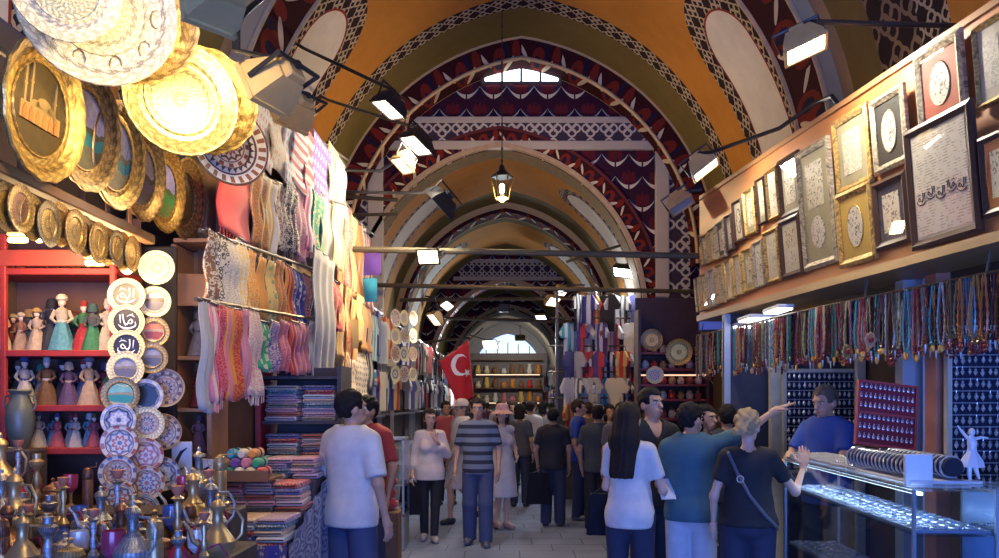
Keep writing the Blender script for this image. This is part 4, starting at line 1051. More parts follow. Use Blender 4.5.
# ------------------------------------------------------------------ folded textiles
def folded(w, d, h, mat):
    o = empty('folded_textile'); q = MB(); uvs = lambda u, v: (u*.3, v*.3)
    q.lathe([], 0) if False else None
    pr = [(-d/2+.004,h*.12),(-d/2,h*.3),(-d/2,h*.7),(-d/2+.004,h*.9),(-d/2+.02,h),(d/2-.02,h),(d/2,h*.8),(d/2,h*.1),(d/2-.02,0),(-d/2+.02,0)]; n = len(pr)
    vs = [(x, y, z) for x in (-w/2, -w/2+.012, w/2-.012, w/2) for y, z in [((a*.97, h*.5+(b-h*.5)*.7) if abs(x) == w/2 else (a, b)) for a, b in pr]]
    fs = [(k*n+i, k*n+(i+1)%n, (k+1)*n+(i+1)%n, (k+1)*n+i) for k in range(3) for i in range(n)] + [tuple(range(n)), tuple(range(3*n, 4*n))]
    q.add(vs, fs, uvs=[(v[0], v[1] + v[2]) for v in vs]); q.build('fold', mat, o)
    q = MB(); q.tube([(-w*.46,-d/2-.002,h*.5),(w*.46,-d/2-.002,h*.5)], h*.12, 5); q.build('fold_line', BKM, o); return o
FM = [cloth_mat(a, b, k, s) for a, b, k, s in ((R_,CRM,'floral',.4),(PK,CRM,'paisley',.4),(CRM,R_,'plain',.5),((.55,.5,.45),PK,'plain',.3),((.35,.18,.4),CRM,'paisley',.4),((.1,.1,.28),GY,'floral',.4),(BR,CRM,'paisley',.4),(WH,GY,'plain',.3),((.45,.14,.07),R_,'plain',.5),((.1,.2,.24),WH,'floral',.4),((.6,.45,.35),R_,'paisley',.5),((.62,.3,.3),WH,'floral',.4))]
FN = ['red','pink','cream','grey','purple','navy','brown','white','orange','teal','beige','rose']
fp = [folded(.26, .3, .036, m) for m in FM]; fused = set()
def put_fold(mi, loc, w, d, h, rz, lab, grp):
    o = fp[mi] if mi not in fused else copy_tree(fp[mi]); fused.add(mi)
    o.location = loc; o.rotation_euler.z = rz; o.scale = (w/.26, d/.3, h/.036); T(o, lab, 'folded textile', grp)
YS = 6.15
us = empty('textile_shelf', at(299,560,YS)); T(us, 'dark shelves full of folded striped textiles', 'shelf'); IN = us.matrix_basis.inverted()
ux0, ux1 = at(262,0,YS).x, at(338,0,YS).x
for py in (376, 421, 470, 505): MB().box(((ux0+ux1)/2, YS+.2, at(0,py,YS).z-.012), (ux1-ux0,.4,.024)).build('shelf_board', DK, us, M=IN)
MB().box((ux0-.03, YS+.2, 1.0), (.04,.42,2.0)).build('side_panel', pm((.4,.04,.04), .5), us, M=IN); MB().box((ux1+.01, YS+.2, 1.0), (.03,.42,2.0)).build('side_panel', DK, us, M=IN)
MB().box(((ux0+ux1)/2, YS+.41, 1.0), (ux1-ux0,.02,2.0)).build('back_panel', DK, us, M=IN)
for tier, (py, n) in (('top', (421, 8)), ('middle', (470, 8)), ('bottom', (505, 5))):
    for si, px in ((0, 281), (1, 318)):
        z = at(0,py,YS).z; hh = (.275 if tier != 'bottom' else .19)/n
        for k in range(n):
            put_fold((k*5 + si*3 + len(tier)) % 12, (at(px,0,YS).x + U(-.008,.008), YS + .17 + U(-.01,.01), z + k*hh), .245 + U(-.02,.015), .3, hh*.97, U(-.04,.04),
                     'folded %s textile, %s shelf, %s from the bottom of the %s pile' % (FN[(k*5 + si*3 + len(tier)) % 12], tier, ordw(k+1), ('left','right')[si]), 'folded textiles on the shelves')
# sloping counter with piles of folded textiles
tt = empty('textile_table', (-1.55, 5.25, 0)); T(tt, 'textile table draped in cloth and heaped with folded shawls', 'table'); IN = tt.matrix_basis.inverted()
tiers = [(5.35,5.75,1.20),(5.0,5.35,1.03),(4.65,5.0,.86)]
for y0, y1, z in tiers: MB().box((-1.56, (y0+y1)/2, z/2), (.55, y1-y0, z), b=.01).build('table_tier', DK, tt, M=IN)
dr = MB(); dr.grid(lambda u, v: (-1.265 + .012*math.sin(30*u), 4.64 + u*1.1, (.86 + .34*u)*(1-v) + .03 + .0*v), 30, 10, uvf=lambda u, v: (u, v)); dr.build('drape', cloth_mat((.08,.09,.2), (.4,.4,.48), 'paisley', 2.4), tt, M=IN)
dr = MB(); dr.grid(lambda u, v: (-1.83 + u*.56, 4.63 + .02*math.sin(30*u), .86*(1-v) + .03), 30, 10, uvf=lambda u, v: (u, v)); dr.build('drape', cloth_mat(NV, CRM, 'floral', .9), tt, M=IN)
for ti, (tn, n) in enumerate((('upper', 4), ('middle', 5), ('lower', 5))):
    y0, y1, z = tiers[ti]
    for ci, x in enumerate((-1.74, -1.56, -1.385)):
        for k in range(n):
            m = (k*7 + ci*2 + ti*4) % 12; hh = .036
            put_fold(m, (x + U(-.015,.015), (y0+y1)/2 + U(-.015,.015), z + k*hh), .17, .31, hh*.97, U(-.08,.08), 'folded %s shawl on the %s table tier, %s up in the %s pile' % (FN[m], tn, ordw(k+1), ('left','centre','right')[ci]), 'folded shawls on the textile table')
bk = empty('bundle_basket', (-1.65, 5.05, 1.23)); T(bk, 'wide shallow tray heaped with rolled scarves above the folded shawls', 'basket')
MB().box((0,0,.01), (.38,.3,.02), b=.004).build('tray_base', WOODD, bk); MB().box((0,-.15,.035), (.38,.016,.07), b=.003).build('tray_lip', WOODD, bk)
for x in (-.17,.17): MB().box((x,.0,-.02), (.03,.03,.05)).build('tray_leg', WOODD, bk)
BC = [PK, CRM, R_, GN, OR_, YE, WH, PU, TQ, CRM]
for r in range(3):
    for k in range(5 - r):
        c = BC[(k*3 + r*4) % 10]; o = empty('rolled_scarf', (-1.79 + r*.032 + k*.068, 5.0 + r*.04, 1.285 + r*.055)); T(o, 'rolled %s scarf in the heaped tray, %s row up, %s from the left' % (CN[c], ordw(r+1), ordw(k+1)), 'scarf', 'rolled scarves in the tray')
        q = MB(); q.lathe([(0,-.1),(.022,-.098),(.034,-.06),(.03,0),(.034,.06),(.022,.098),(0,.1)], 12, Matrix.Rotation(PI/2,4,'X')); q.build('roll', cloth_mat(c, WH, 'floral', .4), o)
        q = MB(); q.tube([(.033*math.cos(t*PI/6),0,.033*math.sin(t*PI/6)) for t in range(12)], .004, 5, closed=True); q.build('tie', BKM, o)
# striped cushions stacked beyond the man in the white shirt
for k in range(6):
    o = empty('striped_pouf', (at(384,0,7.6).x + U(-.01,.01), 7.6, .70 + k*.105)); T(o, 'red striped pouf in the stack on a box, %s from the bottom' % ordw(k+1), 'pouf', 'stack of striped poufs')
    MB().lathe([(0,0),(.09,.002),(.125,.03),(.13,.052),(.125,.075),(.09,.102),(0,.104)], 20).build('pad', cloth_mat(R_, CRM, 'stripe', .25), o); MB().lathe([(.126,.046),(.134,.052),(.126,.058)], 20, cap=False).build('piping', pm((.2,.05,.05), .6), o)
T(MB().box((at(384,0,7.6).x, 7.6, .35), (.3,.3,.7), b=.02).build('wooden_crate', WOODD), 'wooden crate under the stack of striped poufs', 'crate')

# ------------------------------------------------------------------ stalls beyond, on the left
GL = glass_mat((.93,.97,1))
def vitrine(x, y, w, d, h, lab, rz=0, n=3, litc=(.75,.88,1.0), k=2.5):
    o = empty('glass_showcase', (x, y, 0), rz); T(o, lab, 'showcase')
    fm = pm((.45,.47,.5), .35, .6)
    MB().box((0,0,.2), (w,d,.4), b=.01).build('plinth', pm((.3,.31,.34), .5), o)
    q = MB()
    for sx in (-1,1):
        for sy in (-1,1): q.box((sx*(w/2-.012), sy*(d/2-.012), (h+.4)/2), (.024,.024,h-.4))
    for z in (.41, h-.01):
        for sy in (-1,1): q.box((0, sy*(d/2-.012), z), (w,.024,.02))
        for sx in (-1,1): q.box((sx*(w/2-.012), 0, z), (.024,d,.02))
    q.build('showcase_frame', fm, o)
    for j in range(n): MB().box((0,0,.5 + j*(h-.55)/n), (w-.05,d-.05,.01)).build('glass_shelf', pm((.6,.68,.72), .15), o)
    MB().box((0,-d/2,(h+.4)/2), (w-.04,.006,h-.44)).build('front_pane', GL, o); MB().box((w/2,0,(h+.4)/2), (.006,d-.04,h-.44)).build('side_pane', GL, o)
    MB().box((0,0,h-.02), (w-.08,.05,.012)).build('light_strip', em(litc, k), o)
    return o
vitrine(-1.36, 9.5, .34, .5, 1.3, 'low lit glass showcase beside the street, beyond the striped poufs'); 
def stall(side, x, y0, y1, word, cloths):
    """an open stall face along the street: boarded back, rails and goods hanging on it"""
    o = empty('market_stall', (x + side*.3, (y0+y1)/2, 0)); T(o, 'market stall front %s' % word, 'stall'); L = y1 - y0
    MB().box((side*.2,0,1.6), (.05,L,3.2)).build('back_panel', pm((.10,.07,.06), .7), o)
    for yy in (-L/2+.05, L/2-.05): MB().box((0,yy,1.6), (.06,.06,3.2), b=.005).build('post', pm((.35,.34,.34), .5, .3), o)
    for z in (.9, 1.5, 2.1): MB().box((side*.05,0,z), (.28,L-.1,.025)).build('shelf_board', pm((.3,.3,.33), .5), o)
    MB().box((side*.03,0,.45), (.3,L-.1,.9)).build('counter', pm((.32,.33,.38), .5), o)
    MB().box((-side*.05,0,3.1), (.03,L-.1,.04)).build('rail', RAIL, o)
    return o
def garment(w, h, m, sleeve=True):
    o = empty('hanging_shirt'); s = w/2
    poly = [(-s*.62,-h),(s*.62,-h),(s*.6,-h*.32),(s*.95,-h*.42),(s*1.12,-h*.28),(s*.62,-h*.02),(s*.22,0),(0,-h*.05),(-s*.22,0),(-s*.62,-h*.02),(-s*1.12,-h*.28),(-s*.95,-h*.42),(-s*.6,-h*.32)]
    q = MB(); Mx = Matrix.Rotation(PI/2,4,'X'); uv = [(x+.5, y+h) for x, y in poly]
    vs = [(x, .02 - .0*x, y) for x, y in poly] + [(x, -.02, y) for x, y in poly]; n = len(poly)
    vs += [(0,.05,-h*.4),(0,-.05,-h*.4)]; fs = [((i+1)%n, i, 2*n) for i in range(n)] + [(n+i, n+(i+1)%n, 2*n+1) for i in range(n)] + [(i,(i+1)%n,n+(i+1)%n,n+i) for i in range(n)]
    q.add(vs, fs, uvs=uv + uv + [(.5,h*.6)]*2); q.build('garment_body', m, o)
    q = MB(); q.tube([(-s*.5,0,-.04*h),(0,0,.03),(s*.5,0,-.04*h)], .006, 5); q.tube([(0,0,.03),(.0,0,.07),(.02,0,.09),(.0,0,.105)], .004, 5); q.build('hanger', RAIL, o); return o
def tee_mat(c1, c2, kind, s=1): return cloth_mat(c1, c2, kind, s)
TM = [(BK,WH,'stripe',1.0),(WH,WH,'plain',1),(R_,R_,'plain',1),(NV,WH,'stripe',1.4),(WH,BK,'stripe',1.0),(TQ,WH,'stripe',1.2),(R_,YE,'stripe',1.6),(WH,GY,'plain',1),(R_,NV,'stripe',1.8),(WH,R_,'stripe',2),(NV,NV,'plain',1),(CRM,CRM,'plain',1),(BK,BK,'plain',1),(GY,WH,'plain',1)]
tp = {}
def tee(i, loc, rz, lab, grp, s=1):
    i %= len(TM)
    if i in tp: o = copy_tree(tp[i])
    else: o = garment(.46, .62, cloth_mat(*TM[i])); tp[i] = o
    o.location = loc; o.rotation_euler.z = rz; o.scale = (s, s, s); T(o, lab, 'shirt', grp)
def tname(i):
    a, b, k, _ = TM[i % len(TM)]; return ('plain ' + CN[a]) if k == 'plain' else '%s and %s striped' % (CN[a], CN[b])
# jersey stall on the right at the end of the hall: rails across, rows of shirts
RW = ['top','second','third','fourth','lowest']
for r, (py, n, Y) in enumerate(((290,10,13.9),(318,11,13.8),(346,13,13.7),(372,13,13.6),(398,12,13.5))):
    a, b = at(566 + (r<1)*8, py, Y), at(646 - (r>2)*6, py, Y)
    for k in range(n):
        p = a.lerp(b, (k+.5)/n); i = (r*5 + k*3) % 14
        if 1 < r < 4 and k in (3, 5): i = 0 if k == 3 else 4
        tee(i, (p.x, Y - .18 + .1*(k % 4), p.z - .1), U(.65,1.2)*(-1 if k % 5 else 1), '%s shirt, %s row of the jersey stall, %s from the left' % (tname(i), RW[r], ordw(k+1)), 'shirts on the jersey stall', 1.04)
    rail('hanging_rail', [a + Vector((-.3,.0,.0)), b + Vector((.15,0,0))], .014, 'dark rail over the %s row of the jersey stall' % RW[r])
js = empty('jersey_stand', (1.6, 14.1, 0)); T(js, 'dark steel rack behind the rows of jerseys', 'rack')
for x in (-.72, .0, .66): MB().box((x,0,1.86), (.05,.05,3.72)).build('upright', RAIL, js)
MB().box((0,.06,1.4), (1.4,.03,2.8)).build('back_panel', pm((.05,.05,.07), .7), js)
# further stalls, both sides, to the end of the street
k = 0
GOODS = [(R_,CRM,'paisley'),(CRM,GY,'plain'),(TQ,WH,'floral'),(GY,WH,'border'),(NV,WH,'floral'),(WH,WH,'plain'),(OR_,YE,'paisley'),(PK,WH,'stripe')]
for side, x, spans in ((-1,-1.72,((10.3,12.7),(14.0,16.8),(17.2,20.4),(21,24),(25,30),(31,37))), (1,1.62,((15.0,17.6),(18,21),(21.5,24),(25,30),(31,37)))):
    for si, (y0, y1) in enumerate(spans):
        wrd = ('left','right')[side > 0]
        stall(side, x, y0, y1, 'on the %s of the street, %s beyond the near shops' % (wrd, ordw(si+1)), None)
        n = 6 if si < 3 else 4
        for j in range(n):
            yy = y0 + (y1-y0)*(j+.5)/n
            i = (si*3 + j*5 + (side > 0)) % 14
            tee(i, (x + side*.1, yy, 3.0 - .1*(j % 2)), side*-PI/2 + U(-.5,.5), '%s shirt, high on the %s %s-hand far stall, %s along' % (tname(i), ordw(si+1), wrd, ordw(j+1)), 'shirts on the far stalls', 1.0)
            i = (si*2 + j*3 + 5) % 14
            tee(i, (x + side*.06, yy + .1, 2.15), side*-PI/2 + U(-.5,.5), '%s shirt, low on the %s %s-hand far stall, %s along' % (tname(i), ordw(si+1), wrd, ordw(j+1)), 'shirts on the far stalls', .9)
# the shop closing the street at its far end
fs = empty('shop_display', (.05, 45.3, 0)); T(fs, 'shop display closing the far end of the street under the bright arch', 'display')
for z in (.9, 1.7, 2.5, 3.3, 4.1): MB().box((0,.1,z), (3.9,.36,.05)).build('shelf_board', WOODD, fs)
for z in (1.66, 3.26): MB().box((0,-.08,z), (3.6,.03,.04)).build('light_strip', em((1,.75,.5), 1.2), fs)
for r, z in enumerate((.93, 1.73, 2.53, 3.33)):
    for c in range(8):
        q = MB(); h = U(.3,.6); c_ = random.choice([R_, OR_, CRM, WH, YE, PK, BR, TQ]); o = q.lathe([(0,0),(.12,0),(.17,h*.3),(.1,h*.8),(.12,h),(0,h)], 8).build('goods_vase', pm(c_, .4)); o.location = (-1.65 + c*.49, 45.35, z)
        T(o, '%s vase in the shop closing the street, %s shelf up, %s from left' % (CN[c_], ordw(r+1), ordw(c+1)), 'vase', 'vases in the end shop')
# pale plates and glass beads on the silver stall at left
for r, py in enumerate((318, 336, 354, 374)):
    for c, px in enumerate((392, 401, 410)):
        Y = -1.66*FPX/(px - VX); p = at(px + (r % 2)*3, py, Y); p.x = -1.62
        plate('wall_plate', p, (1,-.5,0), .26, PALEGOLD if (r+c) % 2 else IZ[c], IZ[(r+c) % 5], 'pale patterned plate on the silver stall, row %s down, %s along' % (ordw(r+1), ordw(c+1)), 'plate', 'plates on the silver stall', bead=False)
# the flag
fl = empty('national_flag', at(456,372,13.6)); T(fl, 'red flag with white crescent and star hanging from a pole', 'flag')
FC = [(438.5,361,13.6),(468.5,340.5,13.8),(473.5,398,13.8),(459,408,13.6)]
A, B, C_, D_ = [at(*p) - fl.location for p in FC]
def fpt(u, v, off=0):
    p = A.lerp(B, u).lerp(D_.lerp(C_, u), v); return p + Vector((0, .05*math.sin(5*u + 3*v) + off, 0))
q = MB(); q.grid(fpt, 16, 16); f_ = q.build('flag_cloth', pm((.50,.008,.02), .7, var=.06), fl); f_.modifiers.new('thick', 'SOLIDIFY').thickness = .006
def finv(px, py):
    t = at(px, py, 13.68) - fl.location; best = min(((fpt(u/60, v/60).xz - t.xz).length, u/60, v/60) for u in range(61) for v in range(61)); return best[1:]
q = MB(); cu, cw_ = finv(459.5, 366); 
def cres(px, py): 
    u, v = finv(px, py); return fpt(u, v, -.012)
N = 16; ov = [cres(460 + 9*math.cos(t), 365 + 11*math.sin(t)) for t in [math.radians(35 + 290*i/N) for i in range(N+1)]]
iv = [cres(462.5 + 7*math.cos(t), 364.6 + 8.6*math.sin(t)) for t in [math.radians(28 + 304*i/N) for i in range(N+1)]]
q.add(ov + iv, [(i, i+1, N+2+i, N+1+i) for i in range(N)]); q.build('crescent', pm((.8,.8,.8), .6, var=.04), fl)
q = MB(); sp_ = [cres(467 + (3.6 if i % 2 == 0 else 1.5)*math.cos(i*PI/5 + .4), 373 + (4.4 if i % 2 == 0 else 1.8)*math.sin(i*PI/5 + .4)) for i in range(10)]
q.add(sp_ + [cres(467,373)], [(i, (i+1) % 10, 10) for i in range(10)]); q.build('star', pm((.8,.8,.8), .6, var=.04), fl)
q = MB(); q.tube([A + Vector((-.1,.03,.12)), A, B, B + Vector((.25,.03,.22))], .012, 6); q.build('flag_pole', RAIL, fl)
# ------------------------------------------------------------------ right side: the panel of framed pictures
PX = lambda Y: 2.7 - (Y - 4.4)*.1429
def panelY(px): return 2662.9/(px - 392.7)
PN = Vector((-1, -.1429, 0)).normalized()     # out of the panel, to the street
fa = empty('display_fascia', (PX(6.1), 6.1, 3.2)); T(fa, 'long orange wooden fascia carrying the framed pictures', 'fascia'); IN = fa.matrix_basis.inverted()
pa, pb = Vector((PX(3.3), 3.3, 0)), Vector((PX(8.64), 8.64, 0)); zt, zb = 3.9, 2.62
def slab(a, b, z0, z1, d0, d1, name, mat):
    """box along the fascia between depths d0..d1 behind its face"""
    vs = [tuple(p + Vector((0,0,z)) - PN*d) for p in (a, b) for z in (z0, z1) for d in (d0, d1)]
    q = MB(); q.add(vs, [(0,1,3,2),(4,6,7,5),(0,4,5,1),(2,3,7,6),(0,2,6,4),(1,5,7,3)], IN); return q.build(name, mat, fa)
def wood_mat(c, s=3):
    m, t, b = new_mat('veneer'); (x, y, z), v = coord(t); n = noise(t, v, s, 4); st = ((z*26 + n*5).sin()*.5 + .5)
    t.links.new(mixc(t, st*.5 + n*.4, scl(c, .75), scl(c, 1.15)), b.inputs['Base Color']); b.inputs['Roughness'].default_value = .4; return m
slab(pa, pb, zb + .03, zt, 0, .06, 'panel', wood_mat((.50,.19,.06)))
slab(pa, pb, zb - .03, zb + .03, -.05, .4, 'soffit_board', wood_mat((.36,.24,.11))); slab(pa, pb, zt, zt + .04, -.02, .2, 'top_cap', wood_mat((.4,.2,.08)))
slab(pb, pb + (pb - pa).normalized()*.04, zb + .03, zt, 0, .4, 'end_panel', wood_mat((.42,.2,.08)))
GF, DF, SF = gold_mat((.62,.40,.13), 90, .35, .6), pm((.06,.03,.02), .35, var=.2), gold_mat((.45,.38,.26), 90, .4, .5)
def paper_mat(c, ink, s=1, lines=True):
    m, t, b = new_mat('printed_paper'); (x, y, z), v = coord(t); n = noise(t, v, 30/s, 4); n2 = noise(t, v, 9/s, 3)
    col = mixc(t, n2*.5, c, scl(c, .72))
    if lines: col = mixc(t, ((y*(70/s)).fract() - .5).abs().lt(.2)*n.gt(.5)*n2.gt(.42), col, ink)
    else: col = mixc(t, n.gt(.56)*n2.gt(.45), col, ink)
    t.links.new(col, b.inputs['Base Color']); b.inputs['Roughness'].default_value = .45; return m
PANE = glass_mat((.97,.97,.96), 1.5, 'picture_glass', .02)
def picture(px0, px1, cy, h, fm, matc, kind, lab, ink=(.15,.12,.1), gap=0):
    Y0, Y1 = panelY(px1), panelY(px0); Yc = (Y0+Y1)/2; W = math.dist((PX(Y0),Y0),(PX(Y1),Y1)); H = h*panelY((px0+px1)/2)/FPX
    zc = at(0, cy, panelY((px0+px1)/2)).z
    tilt = .09
    n = (PN + Vector((0,0,-tilt))).normalized(); p = Vector((PX(Yc), Yc, zc)) + PN*(.03 + tilt*H/2)
    M = frame_M(p, n); o = empty('picture_frame', M=M); T(o, lab, 'picture', 'framed pictures on the fascia')
    fw = min(.055, W*.14); q = MB()
    for a, b, c, d in (((-W/2,-H/2),(W/2,-H/2),(W/2-fw,-H/2+fw),(-W/2+fw,-H/2+fw)),((W/2,-H/2),(W/2,H/2),(W/2-fw,H/2-fw),(W/2-fw,-H/2+fw)),((W/2,H/2),(-W/2,H/2),(-W/2+fw,H/2-fw),(W/2-fw,H/2-fw)),((-W/2,H/2),(-W/2,-H/2),(-W/2+fw,-H/2+fw),(-W/2+fw,H/2-fw))):
        pr = [(*a,-.012),(*b,-.012),(*c,-.012),(*d,-.012),(*a,.012),(*b,.012),(*c,.008),(*d,.008)]
        mid = [(a[0]*.55+d[0]*.45, a[1]*.55+d[1]*.45, .024), (b[0]*.55+c[0]*.45, b[1]*.55+c[1]*.45, .024)]
        q.add(pr + mid, [(0,1,5,4),(4,5,9,8),(8,9,6,7),(7,6,2,3),(0,3,2,1),(0,4,8,7,3),(1,2,6,9,5)])
    q.build('frame', fm, o, smooth=20)
    iw, ih = W - 2*fw, H - 2*fw
    MB().box((0,0,-.002), (iw*1.02, ih*1.02, .008)).build('mat_board', pm(matc, .6, var=.08), o)
    if kind == 'oval':
        MB().prism([(iw*.27*math.cos(2*PI*k/28), ih*.33*math.sin(2*PI*k/28)) for k in range(28)], .003, Matrix.Translation((0,0,.003))).build('picture', paper_mat((.62,.58,.48), ink, .5, False), o)
        MB().tube([(iw*.28*math.cos(2*PI*k/28), ih*.34*math.sin(2*PI*k/28), .004) for k in range(28)], .005, 5, closed=True).build('fillet', fm, o)
    elif kind == 'two':
        MB().box((0,ih*.2,.003), (iw*.62, ih*.42, .003)).build('picture', paper_mat((.58,.52,.38), ink, .5, False), o)
        MB().prism([(iw*.26*math.cos(2*PI*k/24), -ih*.24 + ih*.15*math.sin(2*PI*k/24)) for k in range(24)], .003, Matrix.Translation((0,0,.003))).build('picture', paper_mat((.65,.6,.5), ink, .4, False), o)
    elif kind == 'script':
        MB().box((0,0,.003), (iw*.94, ih*.94, .003)).build('picture', paper_mat((.72,.68,.55), (.4,.35,.25), 1.2), o)
        for k in range(5):
            n0 = len(KIDS[o.name]); script(o, iw*.13, pm((.05,.04,.04), .5), .006, k + 3)
            KIDS[o.name][-1].location = (-iw*.36 + k*iw*.18, -ih*.12 + (k % 2)*ih*.03, 0)
    else:
        MB().box((0,0,.003), (iw*.66, ih*.7, .003)).build('picture', paper_mat((.62,.57,.45), ink, .5, kind == 'text'), o)
    MB().box((0,0,.0085), (iw, ih, .002)).build('pane', PANE, o)
    return o
MAR, CR2, NVM, DKM, YEM, OLM, GRM = (.38,.06,.03), (.60,.54,.40), (.02,.025,.06), (.03,.03,.03), (.55,.36,.08), (.34,.30,.18), (.30,.30,.28)
P_ = picture
P_(925,973,83,80,SF,MAR,'oval','silver-gold frame with red mat and a white oval, high on the fascia')
P_(984,1018,62,84,GF,CR2,'text','gold framed sheet of writing cut by the right edge, upper one')
P_(918,988,179,126,DF,CR2,'script','large dark framed white sheet of calligraphy at the near end')
P_(990,1030,172,82,DF,MAR,'pic','dark frame with red mat cut by the right edge, lower one')
P_(880,915,131,76,SF,DKM,'oval','dark matted white oval in a silver-gold frame')
P_(842,878,151,77,GF,OLM,'text','gold frame with a pale sheet, above the yellow matted oval')
P_(882,917,212,70,DF,NVM,'pic','navy matted small print in a dark gold frame')
P_(845,882,226,76,GF,YEM,'oval','gold frame with yellow mat and a pale oval')
P_(809,843,206,122,SF,OLM,'two','tall frame with a print above an oval')
P_(786,807,186,60,DF,OLM,'pic','dark framed greenish print above an olive one, left of the tall frame')
P_(787,808,247,60,DF,CR2,'two','dark framed pale print, lower left of the tall frame')
P_(773,785,194,50,GF,CR2,'pic','narrow gold frame, second left of the tall frame in the upper row'); P_(763,772,201,46,DF,OLM,'pic','narrow dark frame, third left of the tall frame in the upper row')
P_(771,786,256,53,GF,CR2,'text','narrow gold framed sheet, second left of the tall frame in the lower row'); P_(760,770,264,46,SF,CR2,'pic','narrow silver frame, third left of the tall frame in the lower row')
P_(750,761,212,46,GF,OLM,'pic','gold frame, fourth left of the tall frame in the upper row'); P_(739,749,221,42,DF,CR2,'oval','dark frame with an oval, fifth left of the tall frame in the upper row')
P_(749,759,270,43,GF,OLM,'pic','gold frame, fourth left of the tall frame in the lower row'); P_(739,748,275,42,GF,CR2,'text','gold framed sheet, fifth left of the tall frame in the lower row')
P_(731,738,233,36,DF,GRM,'pic','dark frame, sixth left of the tall frame in the upper row'); P_(722,730,240,36,SF,DKM,'pic','dark matted frame, seventh left of the tall frame in the upper row')
P_(714,721,245,33,GF,CR2,'pic','gold frame, eighth left of the tall frame in the upper row'); P_(706,713,250,30,GF,OLM,'pic','gold frame at the far end of the upper row')
P_(731,738,280,40,GF,CR2,'text','gold framed sheet, sixth left of the tall frame in the lower row'); P_(722,730,284,40,GF,CR2,'pic','gold frame, seventh left of the tall frame in the lower row')
P_(714,721,288,38,SF,CR2,'pic','silver frame, eighth left of the tall frame in the lower row'); P_(706,713,292,36,GF,CR2,'pic','gold frame, second from the far end of the lower row'); P_(700.5,705,295,34,GF,OLM,'pic','gold frame at the far end of the lower row')

# ------------------------------------------------------------------ necklaces
ra, rm, rb = at(1012,268,4.45), at(820,307,6.2), at(697,336,9.0)
rail('necklace_rail', [ra, rm, rb], .01, 'dark rail that the necklaces hang from')
for k, p in enumerate((ra.lerp(rm,.1), ra.lerp(rm,.7), rm.lerp(rb,.5), rb.lerp(rm,.05))):
    T(MB().tube([p, Vector((p.x + .02, p.y, 2.588))], .008, 6).build('rail_hanger', RAIL), 'short dark hanger under the fascia, %s from the near end' % ordw(k+1), 'hanger')
def bead_mat(c, metal=0): return pm(c, .25, metal, .25, 60)
NC = [('dark red',(.22,.02,.025)),('silver',(.5,.5,.5)),('amber',(.5,.26,.06)),('black',(.025,.02,.025)),('turquoise',(.08,.38,.38)),('coral orange',(.6,.2,.06)),('grey',(.24,.24,.25)),('garnet',(.28,.03,.05)),('brown',(.16,.08,.05)),('olive',(.2,.2,.1)),('rose',(.45,.2,.2)),('pale gold',(.5,.4,.2)),('violet',(.14,.06,.16)),('dark green',(.05,.14,.09))]
def necklace(L, w, m, big, pm_, ptype):
    o = empty('bead_necklace'); q = MB(); N = 44; path = []; rad = []
    for i in range(N+1):
        t = i/N*2 - 1; z = -L*(1 - abs(t)**2.4)
        path.append((0, w*math.sin(t*PI/2)*(.25 + .75*min(1, (1-abs(t))*3)), z)); rad.append(big if i % 2 else big*.45)
    q.tube(path, rad, 5); q.build('bead_string', m, o)
    q = MB()
    if ptype == 1: q.ell((0,0,-L-.025), (.008,.022,.026), 10, 6)
    elif ptype == 2:
        q.ell((0,0,-L-.03), (.008,.016,.016), 10, 6)
        for k in range(8): q.ell((0, .032*math.cos(k*PI/4), -L-.03 + .032*math.sin(k*PI/4)), (.006,.011,.011), 6, 4)
    else: q.tube([(0,0,-L),(0,0,-L-.05)], [.008,.003], 6)
    q.build('pendant', pm_, o); return o
npro = [necklace(.40, .022 + .007*(k % 3), bead_mat(scl(c, .62)), .0065 + .002*(k % 3), [SILVER, GOLD2, bead_mat((.16,.03,.03))][k % 3], k % 3) for k, (n_, c) in enumerate(NC)]
nu = set(); seq = [1,3,6,0,11,8,2,7,4,12,3,9,0,10,13,6,3,0,8,7]
NN = 176
for k in range(NN):
    f = k/(NN-1); p = ra.lerp(rm, f/.5) if f < .5 else rm.lerp(rb, (f-.5)/.5)
    i = seq[(k*7 + k//5) % 20]
    if f < .12 and k % 4 == 1: i = 5
    o = npro[i] if i not in nu else copy_tree(npro[i]); nu.add(i)
    o.location = p + Vector((U(-.02,.02), U(-.006,.006), U(-.006,.004))); o.rotation_euler.z = U(-.5,.9); s = U(.88,1.08); o.scale = (1, 1, s)
    T(o, '%s bead necklace on the long rail, %s from the near right end' % (NC[i][0], ordw(k+1)), 'necklace', 'bead necklaces on the rail')
for k, px in enumerate((847,900,932,870,958)):
    Y = 5.6 - k*.12; o = empty('flower_brooch', at(px, 352 - k*4, Y)); q = MB(); o.rotation_euler.z = .4
    T(o, 'large flower brooch dangling under the necklaces, %s from the far end' % ordw(sorted((847,900,932,870,958)).index(px)+1), 'brooch', 'flower brooches')
    for j in range(8): q.ell((.036*math.cos(j*PI/4), -.004, .036*math.sin(j*PI/4)), (.019,.007,.019), 8, 5)
    q.build('petals', [GOLD2, pm((.5,.25,.12), .4)][k % 2], o); MB().ell((0,-.01,0), (.02,.012,.02), 10, 6).build('stone', pm((.25,.02,.03), .15), o)
    MB().tube([(0,0,.05),(.0,.05,.42)], .002, 4).build('cord', BKM, o)

